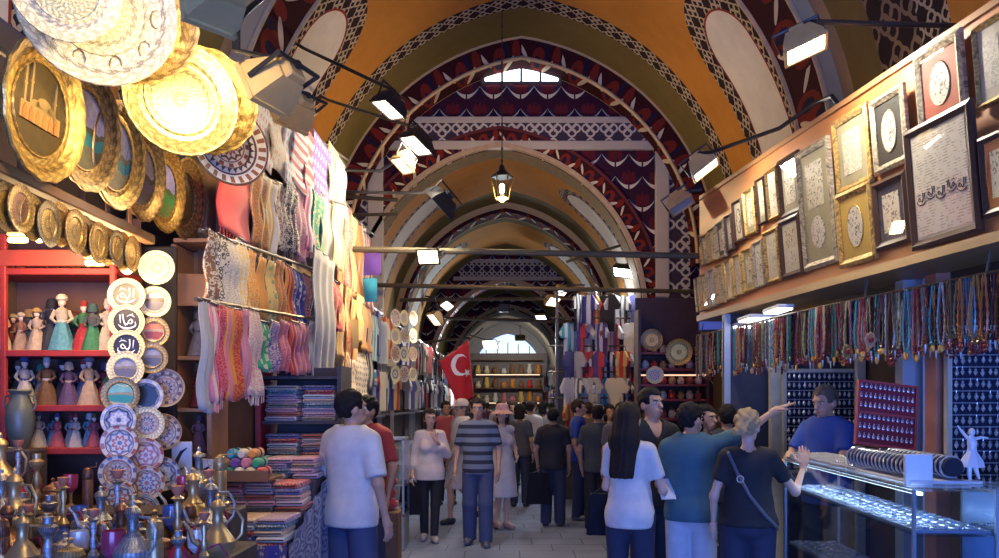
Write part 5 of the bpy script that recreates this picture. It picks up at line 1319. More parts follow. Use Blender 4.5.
# ------------------------------------------------------------------ earring boards, pillars, shop interior
def earring(m):
    o = empty('earring'); q = MB(); q.tube([(0,0,0),(.004,-.006,.006),(0,-.008,.0),(0,-.008,-.012)], .0016, 4); q.build('hook', m, o)
    q = MB(); q.lathe([(0,-.012),(.010,-.018),(.006,-.024),(.014,-.036),(.011,-.048),(.004,-.056),(0,-.064)], 8, Matrix.Translation((0,-.008,0))); q.build('drop', m, o); return o
SILV2 = pm((.75,.76,.8), .25, .6, .08)
ear = earring(SILV2); eused = [False]
def ear_board(px0, px1, py0, py1, Y, rows, cols, lab, grp, word):
    a, b = at(px0, py1, Y), at(px1, py0, Y)
    o = empty('earring_board', ((a.x+b.x)/2, Y, a.z)); T(o, lab, 'board'); w, h = b.x - a.x, b.z - a.z
    MB().box((0,.02,h/2), (w,.03,h)).build('velvet_panel', pm((.012,.014,.035), .9), o)
    q = MB()
    for s in (-1,1): q.box((s*(w/2+.012),.015,h/2), (.03,.05,h+.06))
    for s in (0,1): q.box((0,.015,s*h + (s-.5)*.03), (w+.05,.05,.03))
    q.build('board_frame', pm((.5,.46,.36), .5), o)
    for r in range(rows): MB().box((0,-.004,h*(r+.93)/rows), (w*.98,.014,.008)).build('ledge', pm((.2,.2,.24), .5), o)
    for r in range(rows):
        for c in range(cols):
            e = ear if not eused[0] else copy_tree(ear); eused[0] = True
            e.location = (a.x + w*(c+.5)/cols + U(-.004,.004), Y - .012, a.z + h*(r+.93)/rows); s = min(1.5, h/rows/.078)*U(.85,1.05); e.scale = (s,s,s); e.rotation_euler.z = U(-.5,.5)
            T(e, 'silver drop earring hung in rows on the %s' % word, 'earring', grp)
ear_board(786,856,372,470,7.5, 11, 14, 'black velvet board of silver earrings behind the shopkeeper', 'earrings on the board behind the shopkeeper', 'board behind the shopkeeper')
ear_board(951,1012,330,486,5.3, 13, 9, 'black velvet board of silver earrings at the right edge', 'earrings on the board at the right edge', 'board at the right edge')
def pillar(px0, px1, py0, Y, d, mat, lab, name='shop_pillar'):
    a, b = at(px0,0,Y), at(px1,0,Y); o = empty(name, ((a.x+b.x)/2, Y+d/2, 0)); T(o, lab, 'pillar'); h = 2.6
    MB().box((0,0,h/2), (b.x-a.x, d, h), b=.006).build('shaft', mat, o); MB().box((0,0,.06), (b.x-a.x+.03, d+.03, .12), b=.006).build('plinth', mat, o)
GREYM = pm((.36,.4,.46), .35, .3, .06)
pillar(903,924,300,5.7,.12,GREYM,'broad grey metal door post behind the red jewellery tray'); pillar(926,931,300,5.6,.05,pm((.6,.64,.7), .3, .5, .05),'slim pale metal strip beside the grey door post'); pillar(936,951,300,5.4,.15,wood_mat((.42,.17,.11)),'reddish wooden post left of the right earring board')
pillar(771,784,330,7.7,.08,pm((.55,.5,.36), .5),'cream post at the left of the far earring board'); pillar(857,866,330,7.4,.06,pm((.5,.46,.38), .5),'cream post at the right of the far earring board')
pt = empty('shop_partition', (2.9, 7.95, 0)); T(pt, 'dark rear partition of the jewellery shop', 'partition'); MB().box((0,0,1.3), (1.5,.04,2.6)).build('boarding', pm((.04,.04,.06), .7), pt); MB().box((-.72,0,1.3), (.06,.08,2.6)).build('post', GREYM, pt)
# lit ceiling panel of the shop under the fascia, and the small screen
for px, py, Y, w, nm in ((757,321,7.4,.26,'larger'),(742,329,8.0,.24,'smaller'),(778,312,6.9,.14,'narrow')):
    o = empty('ceiling_light', at(px,py,Y)); T(o, '%s glowing fluorescent panel under the far end of the fascia' % nm, 'light')
    MB().box((0,0,.03), (w,.4,.03), b=.005).build('housing', pm((.6,.6,.6), .4), o); MB().box((0,0,.008), (w*.92,.35,.014)).build('diffuser', em((.9,.93,1.0), 6), o)
o = empty('screen', at(712,322,8.9)); T(o, 'small blue screen hanging under the far end of the fascia', 'screen'); o.rotation_euler.z = -.25
MB().box((0,0,0), (.3,.05,.2), b=.006).build('casing', pm((.02,.02,.03), .4), o); MB().box((0,-.027,0), (.27,.004,.17)).build('display', em((.05,.07,.3), .6), o); MB().tube([(0,.0,.1),(0,0,.25)], .012, 6).build('bracket', RAIL, o)
# pink trays, necklaces stall further in
RT = at(884,420,4.95)
o = empty('jewellery_tray', (RT.x, 4.95, at(0,447,4.95).z)); T(o, 'red velvet jewellery tray propped upright behind the bracelet rolls', 'tray'); o.rotation_euler = (-.24, .13, -.1)
tw, th_ = 56*4.95/FPX, .40
MB().box((0,0,th_/2), (tw,.025,th_), b=.004).build('tray_base', pm((.2,.018,.03), .9), o)
q = MB()
for s in (-1,1): q.box((s*tw/2,-.01,th_/2), (.014,.045,th_+.014))
for z in (0, th_*.5, th_): q.box((0,-.01,z), (tw,.045,.014))
q.build('tray_rim', pm((.3,.03,.04), .6), o)
RTM = Matrix.Translation(o.location) @ Euler((-.24,.13,-.1)).to_matrix().to_4x4()
pin = empty('silver_pendant'); q = MB(); q.ell((0,-.006,0), (.009,.005,.013), 8, 5); q.tube([(0,-.004,.013),(.003,-.006,.022),(-.003,-.006,.022),(0,-.004,.013)], .002, 4); q.build('pendant_body', SILV2, pin); MB().ell((0,-.011,0), (.004,.003,.005), 6, 4).build('stone', pm((.2,.03,.08), .1), pin)
pu = False
for r in range(6):
    for c in range(12):
        e = copy_tree(pin) if pu else pin; pu = True
        e.matrix_world = RTM @ Matrix.Translation((-tw/2 + tw*(c+.6)/12.3, -.013, .05 + r*.062 + (r > 2)*.012)); T(e, 'little silver pendant pinned in rows on the red velvet tray', 'pendant', 'pendants on the red tray')
# ------------------------------------------------------------------ the glass counters
CT = 1.295
GC = glass_mat((.86,.93,.97), 1.5, 'counter_glass', .05)
ALU = pm((.5,.53,.58), .3, .5, .06)
def gcounter(name, c0, c1, depth, side, lab, shelves=(1.05, .62)):
    """glass counter from c0 to c1 (its glazed face); side = direction of its depth"""
    a, b = Vector((*c0,0)), Vector((*c1,0)); d = (b - a); L = d.length; d.normalize(); n = Vector((*side,0)).normalized()
    o = empty(name, (a+b)/2); T(o, lab, 'counter'); M = Matrix((d, n, Vector((0,0,1)))).transposed().to_4x4(); bxm = lambda x0, x1, y0, y1, z0, z1, nm, m: MB().box(((x0+x1)/2,(y0+y1)/2,(z0+z1)/2), (x1-x0,y1-y0,z1-z0), M).build(nm, m, o)
    h = L/2
    bxm(-h, h, 0, depth, 0, .42, 'plinth', pm((.45,.48,.56), .4))
    if depth > .43: bxm(-h, h, depth-.012, depth, .42, CT-.03, 'back_panel', pm((.5,.54,.62), .5))
    for z in shelves:
        bxm(-h+.01, h-.01, .015, depth-.015, z, z+.012, 'glass_shelf', GC); bxm(-h+.03, h-.03, .03, depth-.03, z+.013, z+.028, 'display_cloth', pm((.20,.23,.32), .8, var=.05))
    bxm(-h+.02, h-.02, 0, .008, .42, CT-.02, 'front_pane', GC); bxm(-h, -h+.008, .0, depth, .42, CT-.02, 'end_pane', GC); bxm(h-.008, h, .0, depth, .42, CT-.02, 'end_pane', GC)
    bxm(-h-.01, h+.01, -.012, depth+.012, CT-.02, CT-.002, 'glass_top', GC)
    q = MB()
    for sx in (-1,1):
        for yy in (.008, depth-.012): q.box((sx*(h-.008), yy, (CT+.42)/2), (.016,.016,CT-.44), M)
    for yy in (.006, depth-.01): q.box((0, yy, CT-.024), (2*h,.014,.012), M); q.box((0, yy, .425), (2*h,.014,.014), M)
    q.build('counter_frame', ALU, o)
    bxm(-h+.05, h-.05, .05, .07, CT-.045, CT-.03, 'light_strip', em((.72,.86,1.0), 5))
    o2 = bpy.data.lights.new('strip_lamp', 'AREA'); o2.shape = 'RECTANGLE'; o2.size = L*.9; o2.size_y = .04; o2.energy = 2.2*L; o2.color = (.45,.65,1.0)
    lo = bpy.data.objects.new('strip_lamp', o2); COL.objects.link(lo); lo.parent = o; lo.matrix_local = M @ Matrix.Translation((0,.12,CT-.05))
    return o, M, (a+b)/2
g1, M1, m1 = gcounter('glass_counter', (2.02,3.98), (2.15,6.2), .42, (1,-.06), 'long glass jewellery counter along the street, under the bracelet rolls')
g2, M2, m2 = gcounter('glass_counter', (2.5,3.96), (3.6,3.96), .45, (0,1), 'glass jewellery counter facing the camera at the right edge', (1.03,.62))
g3, M3, m3 = gcounter('glass_counter', (2.06,3.97), (2.47,3.97), .3, (0,1), 'short glass corner counter between the two long ones', (1.0,.6)) if False else (None,)*3
# goods in the counters
ring_p = empty('silver_bangle'); q = MB(); q.tube([(.032*math.cos(k*PI/8), .032*math.sin(k*PI/8), .006) for k in range(16)], .005, 5, closed=True); q.build('band', SILV2, ring_p); q = MB(); q.ell((.034,0,.008), (.007,.009,.008), 8, 5); q.build('stone', pm((.1,.2,.5), .1), ring_p)
ru = False
def bangle(M, lab, grp):
    global ru
    e = copy_tree(ring_p) if ru else ring_p; ru = True; e.matrix_world = M; T(e, lab, 'bangle', grp)
for z, wd in ((1.078,'upper'), (.648,'lower')):
    for r in range(4):
        for c in range(22):
            bangle(Matrix.Translation(m1) @ M1 @ Matrix.Translation((-1.04 + c*.098 + U(-.01,.01), .075 + r*.085 + U(-.008,.008), z)) @ Euler((0,0,U(0,6))).to_matrix().to_4x4(), 'silver bangle laid in rows on the %s shelf of the street counter' % wd, 'bangles on the %s shelf of the street counter' % wd)
for z, wd in ((1.058,'upper'),):
    for r in range(4):
        for c in range(9):
            bangle(Matrix.Translation(m2) @ M2 @ Matrix.Translation((-.48 + c*.115 + U(-.01,.01), .075 + r*.09, z)) @ Euler((0,0,U(0,6))).to_matrix().to_4x4(), 'silver bangle laid in rows inside the right edge counter', 'bangles in the right edge counter')
for k in range(5):
    p = m1 + M1 @ Vector((-.2 + k*.3, .2, CT)); o = empty('ring_tray', p); o.rotation_euler.z = PI/2 + U(-.05,.05)
    T(o, 'flat grey tray of rings on the counter top, %s from the near end' % ordw(k+1), 'tray', 'ring trays on the counter')
    MB().box((0,0,.012), (.26,.3,.024), b=.004).build('tray_base', pm((.3,.32,.4), .6), o)
    q = MB()
    for a_ in range(7):
        for b_ in range(8): q.ell((-.105 + a_*.035, -.12 + b_*.034, .03), (.010,.010,.009), 6, 4)
    r_ = q.build('rings', SILV2, o); r_['kind'] = 'stuff'
# bracelet rolls on the near end
wb = empty('bracelet_stand', m1 + M1 @ Vector((-.72,.2,CT))); T(wb, 'white block stand carrying black bracelet rolls on the counter', 'stand'); wb.rotation_euler.z = 0
dv = (Vector((2.15,6.2,0)) - Vector((2.02,3.98,0))).normalized()
WBM = Matrix((dv, Vector((dv.y,-dv.x,0)), Vector((0,0,1)))).transposed().to_4x4()
MB().box((-.22,-.10,.07), (.03,.14,.17), WBM, b=.005).build('end_block', pm((.62,.66,.74), .4, var=.04), wb); MB().box((.22,0,.01), (.92,.3,.02), WBM, b=.004).build('stand_base', pm((.5,.53,.6), .5), wb)
for k, (yy, zz, nm) in enumerate(((-.09,.085,'street side'),(.09,.085,'shop side'))):
    rl = empty('bracelet_roll', wb.location + WBM @ Vector((.24,yy,zz)) ); T(rl, 'black velvet roll of silver bracelets on the white stand, %s' % nm, 'roll', 'bracelet rolls')
    RM = WBM @ Matrix.Rotation(PI/2,4,'Y'); MB().lathe([(0,-.44),(.05,-.44),(.052,0),(.05,.44),(0,.44)], 18, RM).build('velvet_roll', pm((.015,.015,.03), .9), rl); MB().lathe([(.02,.44),(.02,.455),(0,.455)], 12, RM).build('roll_cap', SILV2, rl)
    for j in range(16):
        e = empty('silver_bracelet'); T(e, 'silver bracelet around the %s velvet roll' % nm, 'bracelet', 'bracelets on the %s roll' % nm)
        q = MB(); q.tube([(.056*math.cos(i*PI/8), .056*math.sin(i*PI/8), 0) for i in range(16)], [.004 + .003*(i % 2) for i in range(16)], 5, closed=True); q.build('band', SILV2, e)
        e.matrix_world = Matrix.Translation(rl.location) @ RM @ Matrix.Translation((0,0,-.41 + j*.055))
# the white dancer figurine and the white boxes on the right counter
fg = empty('dancer_figurine', (at(972,0,4.2).x, 4.2, CT)); T(fg, 'white dancer figurine with raised arms on the right counter', 'figurine'); WF = pm((.66,.68,.74), .35, var=.05)
MB().lathe([(.05,0),(.05,.012),(0,.013)], 18).build('base', WF, fg)
q = MB(); q.lathe([(.0,.08),(.06,.085),(.05,.12),(.022,.165),(.02,.19),(0,.2)], 16, scal=.14, lobes=8); q.build('skirt', WF, fg)
q = MB(); q.tube([(.0,0,.17),(.0,0,.21),(-.004,0,.235),(0,0,.25)], [.018,.024,.02,.01], 10); q.ell((0,0,.268), (.015,.016,.02), 10, 8); q.tube([(-.018,0,.232),(-.05,0,.265),(-.075,0,.30)], [.009,.007,.004], 7); q.tube([(.018,0,.232),(.05,0,.24),(.085,0,.235)], [.009,.007,.004], 7)
q.tube([(-.012,0,.1),(-.02,-.01,.05),(-.01,0,.012)], [.014,.011,.008], 7); q.tube([(.012,0,.1),(.03,.01,.06),(.05,.02,.02)], [.014,.011,.006], 7); q.build('body', WF, fg)
# ------------------------------------------------------------------ ceramic shop further in on the right
ms = empty('ceramic_shelf', (2.3, 11.2, 0)); T(ms, 'dark shelf unit of red and gold ceramics beyond the necklaces', 'shelf')
MB().box((0,.2,1.6), (.95,.03,3.2)).build('back_panel', pm((.06,.03,.03), .7), ms)
pyz = lambda py: at(0,py,11).z
for py in (352, 368, 384, 399, 418): MB().box((0,.02,pyz(py)-.015), (.95,.34,.03)).build('shelf_board', pm((.35,.05,.04), .5), ms)
for s in (-1,1): MB().box((s*.47,.02,1.5), (.04,.36,3.0)).build('side_panel', pm((.1,.05,.04), .6), ms)
MB().box((0,-.14,pyz(375)), (.9,.02,.02)).build('light_strip', em((1.0,.6,.35), 1.0), ms)
JM = [pm(c, .3, var=.2) for c in ((.5,.05,.04),(.6,.45,.3),(.55,.5,.45),(.5,.3,.1),(.35,.08,.06))]; JN = ['red','cream','white','amber','maroon']
jp = []
for m in JM:
    o = empty('ceramic_jar'); MB().lathe([(.03,0),(.045,.02),(.05,.06),(.03,.09),(.034,.1)], 12).build('jar_body', m, o); MB().lathe([(.036,.1),(.025,.115),(.008,.125),(0,.135)], 10).build('jar_lid', GOLD2, o); jp.append(o)
ju = set()
for r, py in enumerate((352, 368, 384, 399, 418)):
    for c in range(7):
        i = (r*2 + c*3) % 5; o = copy_tree(jp[i]) if i in ju else jp[i]; ju.add(i); o.location = (1.93 + c*.123, 11.15, pyz(py)); s = U(.95,1.15); o.scale = (s,s,s)
        T(o, '%s ceramic jar on the dark shelf unit, %s shelf down, %s from left' % (JN[i], ordw(r+1), ordw(c+1)), 'jar', 'ceramic jars')
plate('wall_tray', at(679,352,10.7), (-.25,-1,-.1), .36, GOLD2, GOLD, 'round golden tray standing over the ceramic shelves', 'tray'); plate('wall_plate', at(652,340,10.9), (-.3,-1,0), .3, BRONZE, GOLD2, 'dark gold plate left of the round golden tray', 'plate')
plate('wall_plate', at(655,375,10.8), (-.2,-1,0), .24, PALEGOLD, IZ[0], 'pale plate hung at the left of the ceramic shelves', 'plate', bead=False)
tiep = [(645,325),(668,318),(692,316),(662,338)]
# ------------------------------------------------------------------ lamps
BEIGE, BLACKM = pm((.6,.39,.14), .45, .1), pm((.03,.028,.028), .4, .3)
def flood(px, py, Y, aim, mat, lab, power, col=(1,.86,.62), size=.26, lit=True, arm=None, emk=14, name='floodlight', up=None):
    """box floodlight: local +Z is the way the lit face looks"""
    p = at(px, py, Y); up = up or ((.85,-.5,.2) if px < 450 and aim[2] < -.7 else (-.35,-1,.1) if px > 600 else (0,0,1)); M = frame_M(p, aim, up); o = empty(name, M=M); T(o, lab, 'floodlight')
    w, h = size, size*.68
    q = MB(); vs = []
    for z, k in ((0,1.0),(-.05,1.0),(-.15,.62)):
        vs += [(-w/2*k,-h/2*k,z),(w/2*k,-h/2*k,z),(w/2*k,h/2*k,z),(-w/2*k,h/2*k,z)]
    fs = [(8,9,10,11)]
    for a in (0,4): fs += [(a+i, a+(i+1)%4, a+4+(i+1)%4, a+4+i) for i in range(4)]
    q.add(vs, fs); q.box((0,0,-.16), (.1,.09,.05), b=.008); q.build('housing', mat, o)
    q = MB()
    for s in (-1,1): q.box((s*w/2,0,-.005), (.018,h+.02,.02)); q.box((0,s*h/2,-.005), (w+.02,.018,.02))
    q.build('face_trim', mat, o)
    MB().box((0,0,-.012), (w*.94,h*.92,.008)).build('lens', em(col, emk) if lit else pm((.4,.42,.42), .1), o)
    q = MB(); q.tube([(-w/2-.015,0,-.04),(-w/2-.02,0,-.2),(w/2+.02,0,-.2),(w/2+.015,0,-.04)], .011, 6); q.build('yoke', BLACKM, o)
    if arm:
        IM = M.inverted(); q = MB(); pts = [IM @ Vector(a) for a in arm] + [Vector((0,0,-.2))]; q.tube(pts, .018, 7); q.build('arm', BLACKM, o)
    if lit and power:
        L = bpy.data.lights.new('lamp', 'AREA'); L.shape = 'RECTANGLE'; L.size = w*.9; L.size_y = h*.9; L.energy = power; L.color = col
        lo = bpy.data.objects.new('lamp', L); COL.objects.link(lo); lo.parent = o; lo.matrix_local = Matrix.Translation((0,0,.02)) @ Matrix.Rotation(PI, 4, 'X')
    return o
WARM, NEUT = (1,.78,.45), (1,.9,.74)
flood(207,12,2.6, (-.9,.75,-.25), BEIGE, 'beige box floodlight at the top left above the gold trays', 8, WARM, .165, arm=[Vector((-.95,2.7,7.0)), at(226,-20,2.7)])
flood(262,92,3.3, (-.9,.35,-.45), BEIGE, 'beige box floodlight nearest the hanging cushion covers', 8, WARM, .22, arm=[Vector((-1.15,3.35,6.9)), at(236,50,3.35)])
flood(286,116,4.7, (-.9,.5,-.5), BEIGE, 'second beige box floodlight shining on the cushion covers', 8, WARM, .25, arm=[at(268,85,4.8)])
flood(388,110,7.3, (-.3,-.2,-1), BLACKM, 'black floodlight at the end of the upper long arm', 14, NEUT, .28, arm=[at(297,44,8.85), at(303,48,8.8)])
flood(416,146,8.3, (-.3,-.25,-1), BLACKM, 'black floodlight with a bright white face, below its twin', 15, NEUT, .32, arm=[at(322,97,10.2), at(328,100,10.1)])
flood(402,166,8.3, (-.4,-.4,-1), BEIGE, 'small beige floodlight just left of the black lamp pair', 12, NEUT, .22, arm=[at(340,170,8.5), at(380,171,8.4)])
flood(438,205,8.6, (-.85,.1,-.75), BLACKM, 'black floodlight turned edge on, right of the lower arms', 22, NEUT, .34, arm=[at(345,192,8.8), at(400,193,8.7)])
flood(428,257,8.8, (-.2,-.9,-.5), BLACKM, 'small orange glowing floodlight on the long tie rod', 25, (1,.62,.25), .24, emk=16, arm=[at(427,252,9.0)])
flood(434,320,13.8, (-.5,-.5,-.8), BEIGE, 'small pale lamp hanging at the left of the far arch', 8, NEUT, .26, lit=True, emk=4, arm=[at(434,297,13.8)])
flood(806,50,5.4, (.3,-.3,-1), BEIGE, 'beige floodlight on the straight arm above the framed pictures', 38, NEUT, .27, arm=[Vector((3.3,5.5,4.3)), at(815,22,5.35)])
flood(706,170,7.2, (.6,-.3,-.9), BEIGE, 'beige floodlight on the bent arm left of the framed pictures', 11, NEUT, .25, arm=[Vector((2.5,6.0,3.93)), at(832,96,6.1), at(815,103,6.3), at(780,128,6.6), at(712,152,7.1)])
flood(682,206,8.6, (.5,-.5,-1), BEIGE, 'unlit beige floodlight under the bent arm', 0, NEUT, .26, lit=False, arm=[at(702,190,8.6)])
flood(623,273,13.8, (-.35,-.5,-.85), BLACKM, 'white floodlight over the jersey stall', 18, (.9,.95,1), .34, arm=[at(632,262,13.9)])
flood(553,302,15.5, (.6,-.6,-.9), BEIGE, 'left one of the small floodlights beside the far right stalls', 35, (.9,.95,1), .3, emk=6, arm=[at(575,290,15.5)])
flood(447,306,18.5, (.3,-.6,-.8), BEIGE, 'tiny pale floodlight high on the left above the red flag', 45, (.85,.92,1), .3, emk=6, arm=[at(425,296,18.5)])
flood(541,318,30, (-.3,-.6,-.8), BEIGE, 'tiny pale floodlight right of the hanging dark box', 120, (.8,.9,1), .4, emk=6, arm=[at(552,314,30)])
flood(562,292,16.5, (.5,-.5,-.9), BEIGE, 'right one of the small floodlights beside the far right stalls', 35, (.9,.95,1), .3, emk=6, arm=[at(585,285,16.5)])
flood(490,345,26, (-.3,-.7,-.6), BEIGE, 'tiny white floodlight below the farthest arch', 260, (.8,.9,1), .5, emk=8, arm=[at(470,335,26)])
flood(520,338,41, (0,.75,-.5), BEIGE, 'tiny added lamp seen from behind, brightening the shop that closes the street', 70, (1,.9,.75), .5, arm=[at(520,325,41)])  # extra lamp added to brighten the end shop
# tubes glowing inside the doll stall
for k, (px, py) in enumerate(((18,240),(46,240),(95,263))):
    o = empty('tube_lamp', at(px,py,4.1)); T(o, 'glowing little lamp under the small gold plates, %s from the left' % ordw(k+1), 'lamp')
    MB().box((0,0,.03), (.1,.04,.02), b=.006).build('fitting', BEIGE, o); MB().tube([(-.045,0,0),(.045,0,0)], .014, 8).build('bulb', em((1,.72,.36), 8), o)
    L = bpy.data.lights.new('lamp', 'POINT'); L.energy = 8; L.color = (1,.66,.3); L.shadow_soft_size = .06; lo = bpy.data.objects.new('lamp', L); COL.objects.link(lo); lo.parent = o; lo.location = (0,-.06,-.05)
o = empty('hanging_bulb', at(127,266,4.25)); T(o, 'overbright bulb hanging at the end of the little gold plates', 'lamp')
MB().ell((0,0,0), (.035,.035,.045), 12, 8).build('bulb', em((1,.8,.45), 18), o); MB().tube([(0,0,.03),(0,0,.09)], .018, 8).build('socket', BLACKM, o); MB().tube([(0,0,.08),(0,0,.32)], .004, 5).build('cord', BKM, o)
L = bpy.data.lights.new('lamp', 'POINT'); L.energy = 8; L.color = (1,.7,.35); L.shadow_soft_size = .05; lo = bpy.data.objects.new('lamp', L); COL.objects.link(lo); lo.parent = o; lo.location = (.03,-.12,-.02)
# the lantern
lp = at(502,187,11.0); o = empty('hanging_lantern', lp); T(o, 'glass hexagonal lantern hanging on a chain in the middle of the hall', 'lantern')
q = MB(); q.lathe([(.15,.13),(.16,.14),(.10,.19),(.05,.23),(.03,.3),(.0,.31)], 6); q.build('hood', BLACKM, o)
q = MB()
for k in range(6):
    a = k*PI/3; q.tube([(.15*math.cos(a),.15*math.sin(a),.14),(.095*math.cos(a),.095*math.sin(a),-.15)], .009, 5)
q.lathe([(.09,-.15),(.10,-.155),(.06,-.18),(0,-.21)], 6); q.build('cage', GOLD2, o)
MB().lathe([(.092,-.145),(.146,.135)], 6, cap=False).build('glass', GL, o); MB().ell((0,0,-.02), (.035,.035,.07), 12, 8).build('bulb', em((1,.84,.5), 22), o)
q = MB(); zc = 7.1 - lp.z; q.tube([(0,0,.3),(0,0,zc)], .008, 6); 
for k in range(12): q.ell((0,0,.36 + k*(zc-.4)/12), (.016,.01,.03), 6, 4)
q.build('chain', BLACKM, o)
L = bpy.data.lights.new('lamp', 'POINT'); L.energy = 110; L.color = (1,.72,.38); L.shadow_soft_size = .08; lo = bpy.data.objects.new('lamp', L); COL.objects.link(lo); lo.parent = o; lo.location = (0,0,-.3)
# iron tie rods across the arches
def tie(a, b, r, lab, mat=None):
    rail('tie_rod', [a, b], r, lab, 'tie rod', mat or pm((.13,.1,.06), .4, .5))
tie(Vector((-1.92,9,at(0,249,9).z)), Vector((2.2,9,at(0,256,9).z)), .035, 'long greenish iron tie rod across the street at the pictures’ far end', pm((.12,.095,.045), .6, .2))
tie(at(327,284,12.7), at(708,292,12.7), .035, 'dark iron tie rod in front of the lower vault'); tie(at(400,300,17), at(612,298,17), .04, 'dark iron tie rod over the far stalls')
tie(at(442,318,23.5), at(572,322,23.5), .05, 'dark iron tie rod at the second arch'); tie(at(340,196,12.3), at(398,200,12.3), .03, 'short dark iron rod left of the lower arch'); tie(at(342,215,12.2), at(398,214,12.2), .025, 'short thin iron rod below another, left of the lower arch')
tie(at(566,262,14.4), at(622,245,14.4), .025, 'dark slanting rod above the jersey stall'); tie(at(395,345,20), at(470,338,20), .03, 'dark rod above the red flag')
o = empty('signal_box', at(504,308,24)); T(o, 'small dark box hanging under the second arch', 'box'); MB().box((0,0,0), (.32,.15,.24), b=.01).build('casing', BLACKM, o); MB().tube([(0,0,.12),(0,0,.55)], .02, 6).build('hanger', BLACKM, o)

# ------------------------------------------------------------------ the people
def cmat(c, rough=.8): return pm(c, rough, var=.12, scale=14)
def stripe_mat(a, b, per, ph=0, f=.5):
    m, t, bs = new_mat('striped_knit'); (x, y, z), v = coord(t)
    t.links.new(mixc(t, ((z + ph)/per).fract().lt(f), a, b), bs.inputs['Base Color']); bs.inputs['Roughness'].default_value = .85; return m
JEANS, DJEAN, BLK, WHT = cmat((.045,.06,.13)), cmat((.02,.025,.06)), cmat((.012,.012,.018)), cmat((.62,.6,.58))
# the couple and walkers in the open street
person('woman in a white blouse and black trousers, hand at her chin', 430, 9.9, 1.62, 8, dict(le=(.23,.0,1.16), lw=(.06,-.2,1.36), re=(-.2,.04,1.14), rw=(-.23,-.03,.9), lk=(.07,-.06,.5), la=(.05,-.08,.085), rk=(-.08,.03,.5), ra=(-.07,.1,.1)), True, 'fair', 'brown', 'bob',
       dict(mat=cmat((.68,.55,.50)), sleeve=1.5, hem=.82, loose=.02, name='blouse'), dict(mat=BLK, knee=.058, ankle=.045, w=.008), hands=dict(l=((-.35,-.15,.9),(0,.9,.2),(0,-1,.6),1.3)), yaw=8, shoes=(.3,.28,.28))
person('man in a dark and grey striped polo shirt and jeans walking towards the camera', 478, 9.6, 1.75, -4, dict(le=(.25,.03,1.14), lw=(.25,-.07,.9), re=(-.25,.03,1.14), rw=(-.27,-.05,.9), lk=(.1,-.07,.5), la=(.1,-.06,.085), rk=(-.1,.0,.5), ra=(-.11,.1,.1)), False, 'tan', 'dark', 'short',
       dict(mat=stripe_mat((.022,.025,.045), (.15,.175,.23), .105, .02, .55), sleeve=.78, hem=.86, collar=True), dict(mat=JEANS, belt=True, knee=.078, ankle=.068), shoes=(.1,.1,.12), build=.98)
person('man in a white cap and long pale robe walking behind the striped polo', 461, 11.4, 1.74, -62, dict(lk=(.08,-.2,.52), la=(.08,-.2,.09), rk=(-.07,.04,.5), ra=(-.08,.3,.14), le=(.22,-.04,1.16), lw=(.18,-.2,1.0)), False, 'tan', 'grey', 'short',
       dict(mat=cmat((.55,.52,.55)), sleeve=1.8, hem=.84, loose=.03), None, dict(mat=cmat((.5,.47,.5)), hem=.5, w=.2), cap=pm((.6,.5,.44), .7), shoes=(.02,.02,.03))
person('woman in a pink brimmed hat and sleeveless white dress', 502, 10.9, 1.66, 28, dict(le=(.2,-.02,1.14), lw=(.14,-.18,1.05), re=(-.2,.02,1.14), lk=(.06,-.05,.5), rk=(-.06,-.02,.5), la=(.06,-.03,.085), ra=(-.06,.06,.09)), True, 'fair', 'brown', 'bob',
       dict(mat=cmat((.62,.56,.54)), sleeve=.1, hem=.9, loose=.012, name='bodice'), None, dict(mat=cmat((.62,.56,.54)), hem=.46, w=.21), hat=pm((.58,.33,.28), .8), shoes=(.4,.25,.2), yaw=-40)
person('man in a black t-shirt and jeans standing beside a black bag', 553, 11.1, 1.62, 170, dict(le=(.26,.0,1.14), re=(-.24,.0,1.14)), False, 'olive', 'black', 'short', dict(mat=BLK, sleeve=.7, hem=.86), dict(mat=DJEAN, knee=.08, ankle=.07), build=1.06)
person('man in a royal blue shirt turned towards the right-hand stalls', 579, 11.7, 1.74, 75, dict(le=(.22,-.08,1.15), lw=(.12,-.28,1.06)), False, 'tan', 'dark', 'short', dict(mat=cmat((.02,.05,.28)), sleeve=.7, hem=.86), dict(mat=DJEAN), shoes=(.1,.1,.1))
person('man in a charcoal t-shirt seen from behind, left of the long-haired woman', 598, 10.6, 1.66, 165, dict(le=(.26,.02,1.14), re=(-.26,.02,1.14)), False, 'olive', 'black', 'short', dict(mat=cmat((.035,.045,.06)), sleeve=.7, hem=.84), dict(mat=BLK, knee=.08, ankle=.07), build=1.08)
